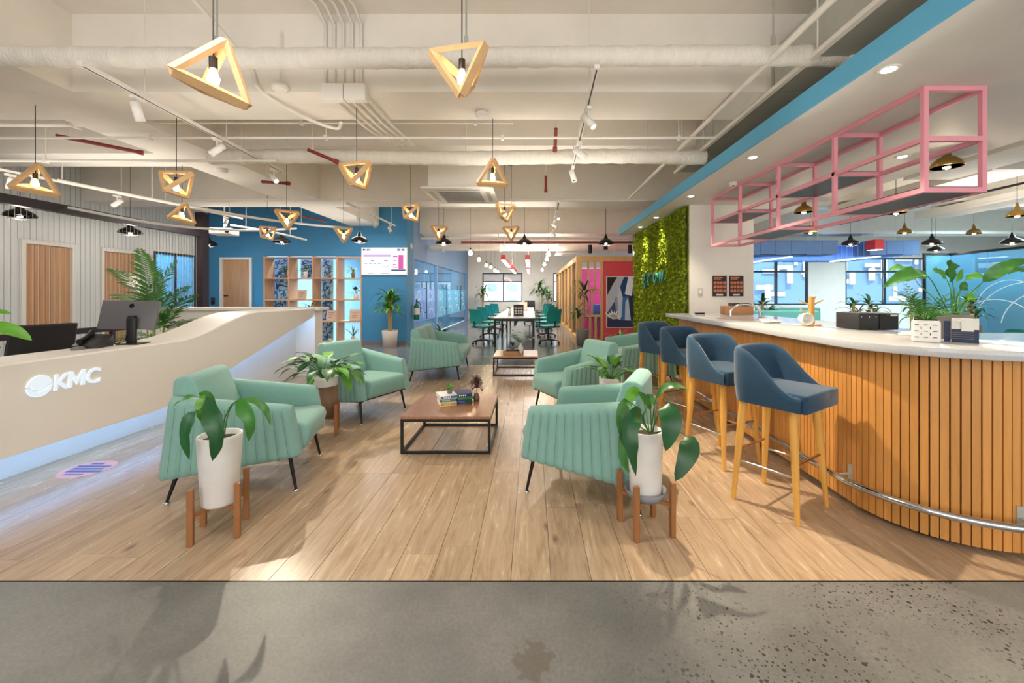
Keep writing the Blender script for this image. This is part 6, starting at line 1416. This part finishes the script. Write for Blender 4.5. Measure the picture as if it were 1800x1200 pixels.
# bare bulbs over the long table
for i, (px, py, Y, lb_) in enumerate(((827, 444, 11.0, 'bare bulb nearest on the left string'), (842, 456, 13.0, 'second bare bulb on the left string'), (855, 466, 15.0, 'third bare bulb on the left string'), (863, 469, 16.5, 'fourth bare bulb on the left string'), (870, 475, 18.3, 'fifth bare bulb on the left string'), (875, 477, 20, 'farthest bare bulb on the left string'),
        (964, 446, 11.2, 'bare bulb nearest on the right string'), (961, 455, 13, 'second bare bulb on the right string'), (957, 464, 15.2, 'third bare bulb on the right string'), (953, 474, 18, 'farthest bare bulb on the right string'))):
    c = P(px, py, Y); t = E('bare_bulb_lamp', c, label=lb_, cat='bulb lamp', group='bare bulbs over the long table'); MB().lathe([(0, -.07), (.05, -.05), (.06, -.01), (.03, .05), (.02, .07)], n=14).obj('bulb', M['bulb'], t); MB().tube([(0, 0, .07), (0, 0, .13)], .02, 8).obj('socket', M['black'], t); MB().tube([(0, 0, .13), (0, 0, WZ-c.z)], .004, 4).obj('cord', M['black'], t)
    if i % 2 == 0: lamp('POINT', c-V((0, 0, .12)), 12, WARM, size=.05)
# red box linear lights
for (x, y0, y1, z, lb_) in ((-.72, 10.5, 13.4, 2.18, 'near left red linear lamp over the long table'), (-.70, 14.4, 17.6, 2.18, 'far left red linear lamp over the long table'), (-.11, 10.5, 13.4, 2.18, 'near right red linear lamp over the long table'), (-.13, 14.4, 17.6, 2.18, 'far right red linear lamp over the long table')):
    t = E('linear_lamp', (x, (y0+y1)/2, z), label=lb_, cat='linear lamp', group='red linear lamps'); MB().box(x-.06, x+.06, y0, y1, z, z+.13).obj('housing', M['redlamp'], t, True); MB().box(x-.05, x+.05, y0+.02, y1-.02, z-.006, z-.0005).obj('diffuser', M['tube'], t, True)
    for y in (y0+.4, y1-.4): MB().tube([(x, y, z+.13), (x, y, WZ)], .005, 5).obj('hanger', M['pipe'], t, True)
# black can lights over the pod
for (x, y, z, lb_) in ((1.75, 12.6, 2.55, 'black can lamp above the timber pod, left'), (2.15, 12.2, 2.62, 'black can lamp above the timber pod, taller one'), (2.95, 12.6, 2.55, 'black can lamp above the timber pod, right')):
    t = E('can_lamp', (x, y, z), 0, lb_, 'can lamp', 'black can lamps over the pod'); MB().lathe([(.06, 0), (.065, .005), (.065, .24), (.06, .25)], n=18).obj('can', M['blackp'], t); MB().tube([(0, 0, .25), (0, 0, WZ-z)], .004, 4).obj('cord', M['black'], t)
# long white ceiling baffles beyond the bar
for (x, y0, y1, z, lb_) in ((5.6, 3.4, 5.9, 2.95, 'white ceiling baffle nearest the pink shelf'), (6.3, 5.4, 8.4, 2.95, 'long white ceiling baffle beyond the bar, left'), (8.5, 6.2, 8.9, 2.95, 'long white ceiling baffle beyond the bar, middle'), (10.6, 6.5, 8.7, 2.95, 'long white ceiling baffle beyond the bar, right')):
    t = E('ceiling_baffle', (x, (y0+y1)/2, z), label=lb_, cat='ceiling baffle', group='white ceiling baffles'); MB().box(x-.35, x+.35, y0, y1, z, z+.12).obj('housing', M['white'], t, True)
    MB().box(x-.36, x-.352, y0, y1, z-.02, z+.02).obj('lip', M['white'], t, True)
    for y in (y0+.4, y1-.4): MB().tube([(x, y, z+.12), (x, y, WZ)], .005, 5).obj('hanger', M['pipe'], t, True)
for (x, y0, y1, lb_) in ((4.75, 2.0, 9.8, 'dark track rail beside the dropped ceiling'), (7.2, 3.0, 9.8, 'dark track rail beyond the bar')):
    t = E('lighting_track', (x, 5, 2.95), label=lb_, cat='lighting track'); MB().box(x-.02, x+.02, y0, y1, 2.94, 2.975).obj('rail', M['bronze'], t, True)
    for y in (y0+.5, y1-.5): MB().tube([(x, y, 2.975), (x, y, WZ)], .005, 5).obj('hanger', M['pipe'], t, True)
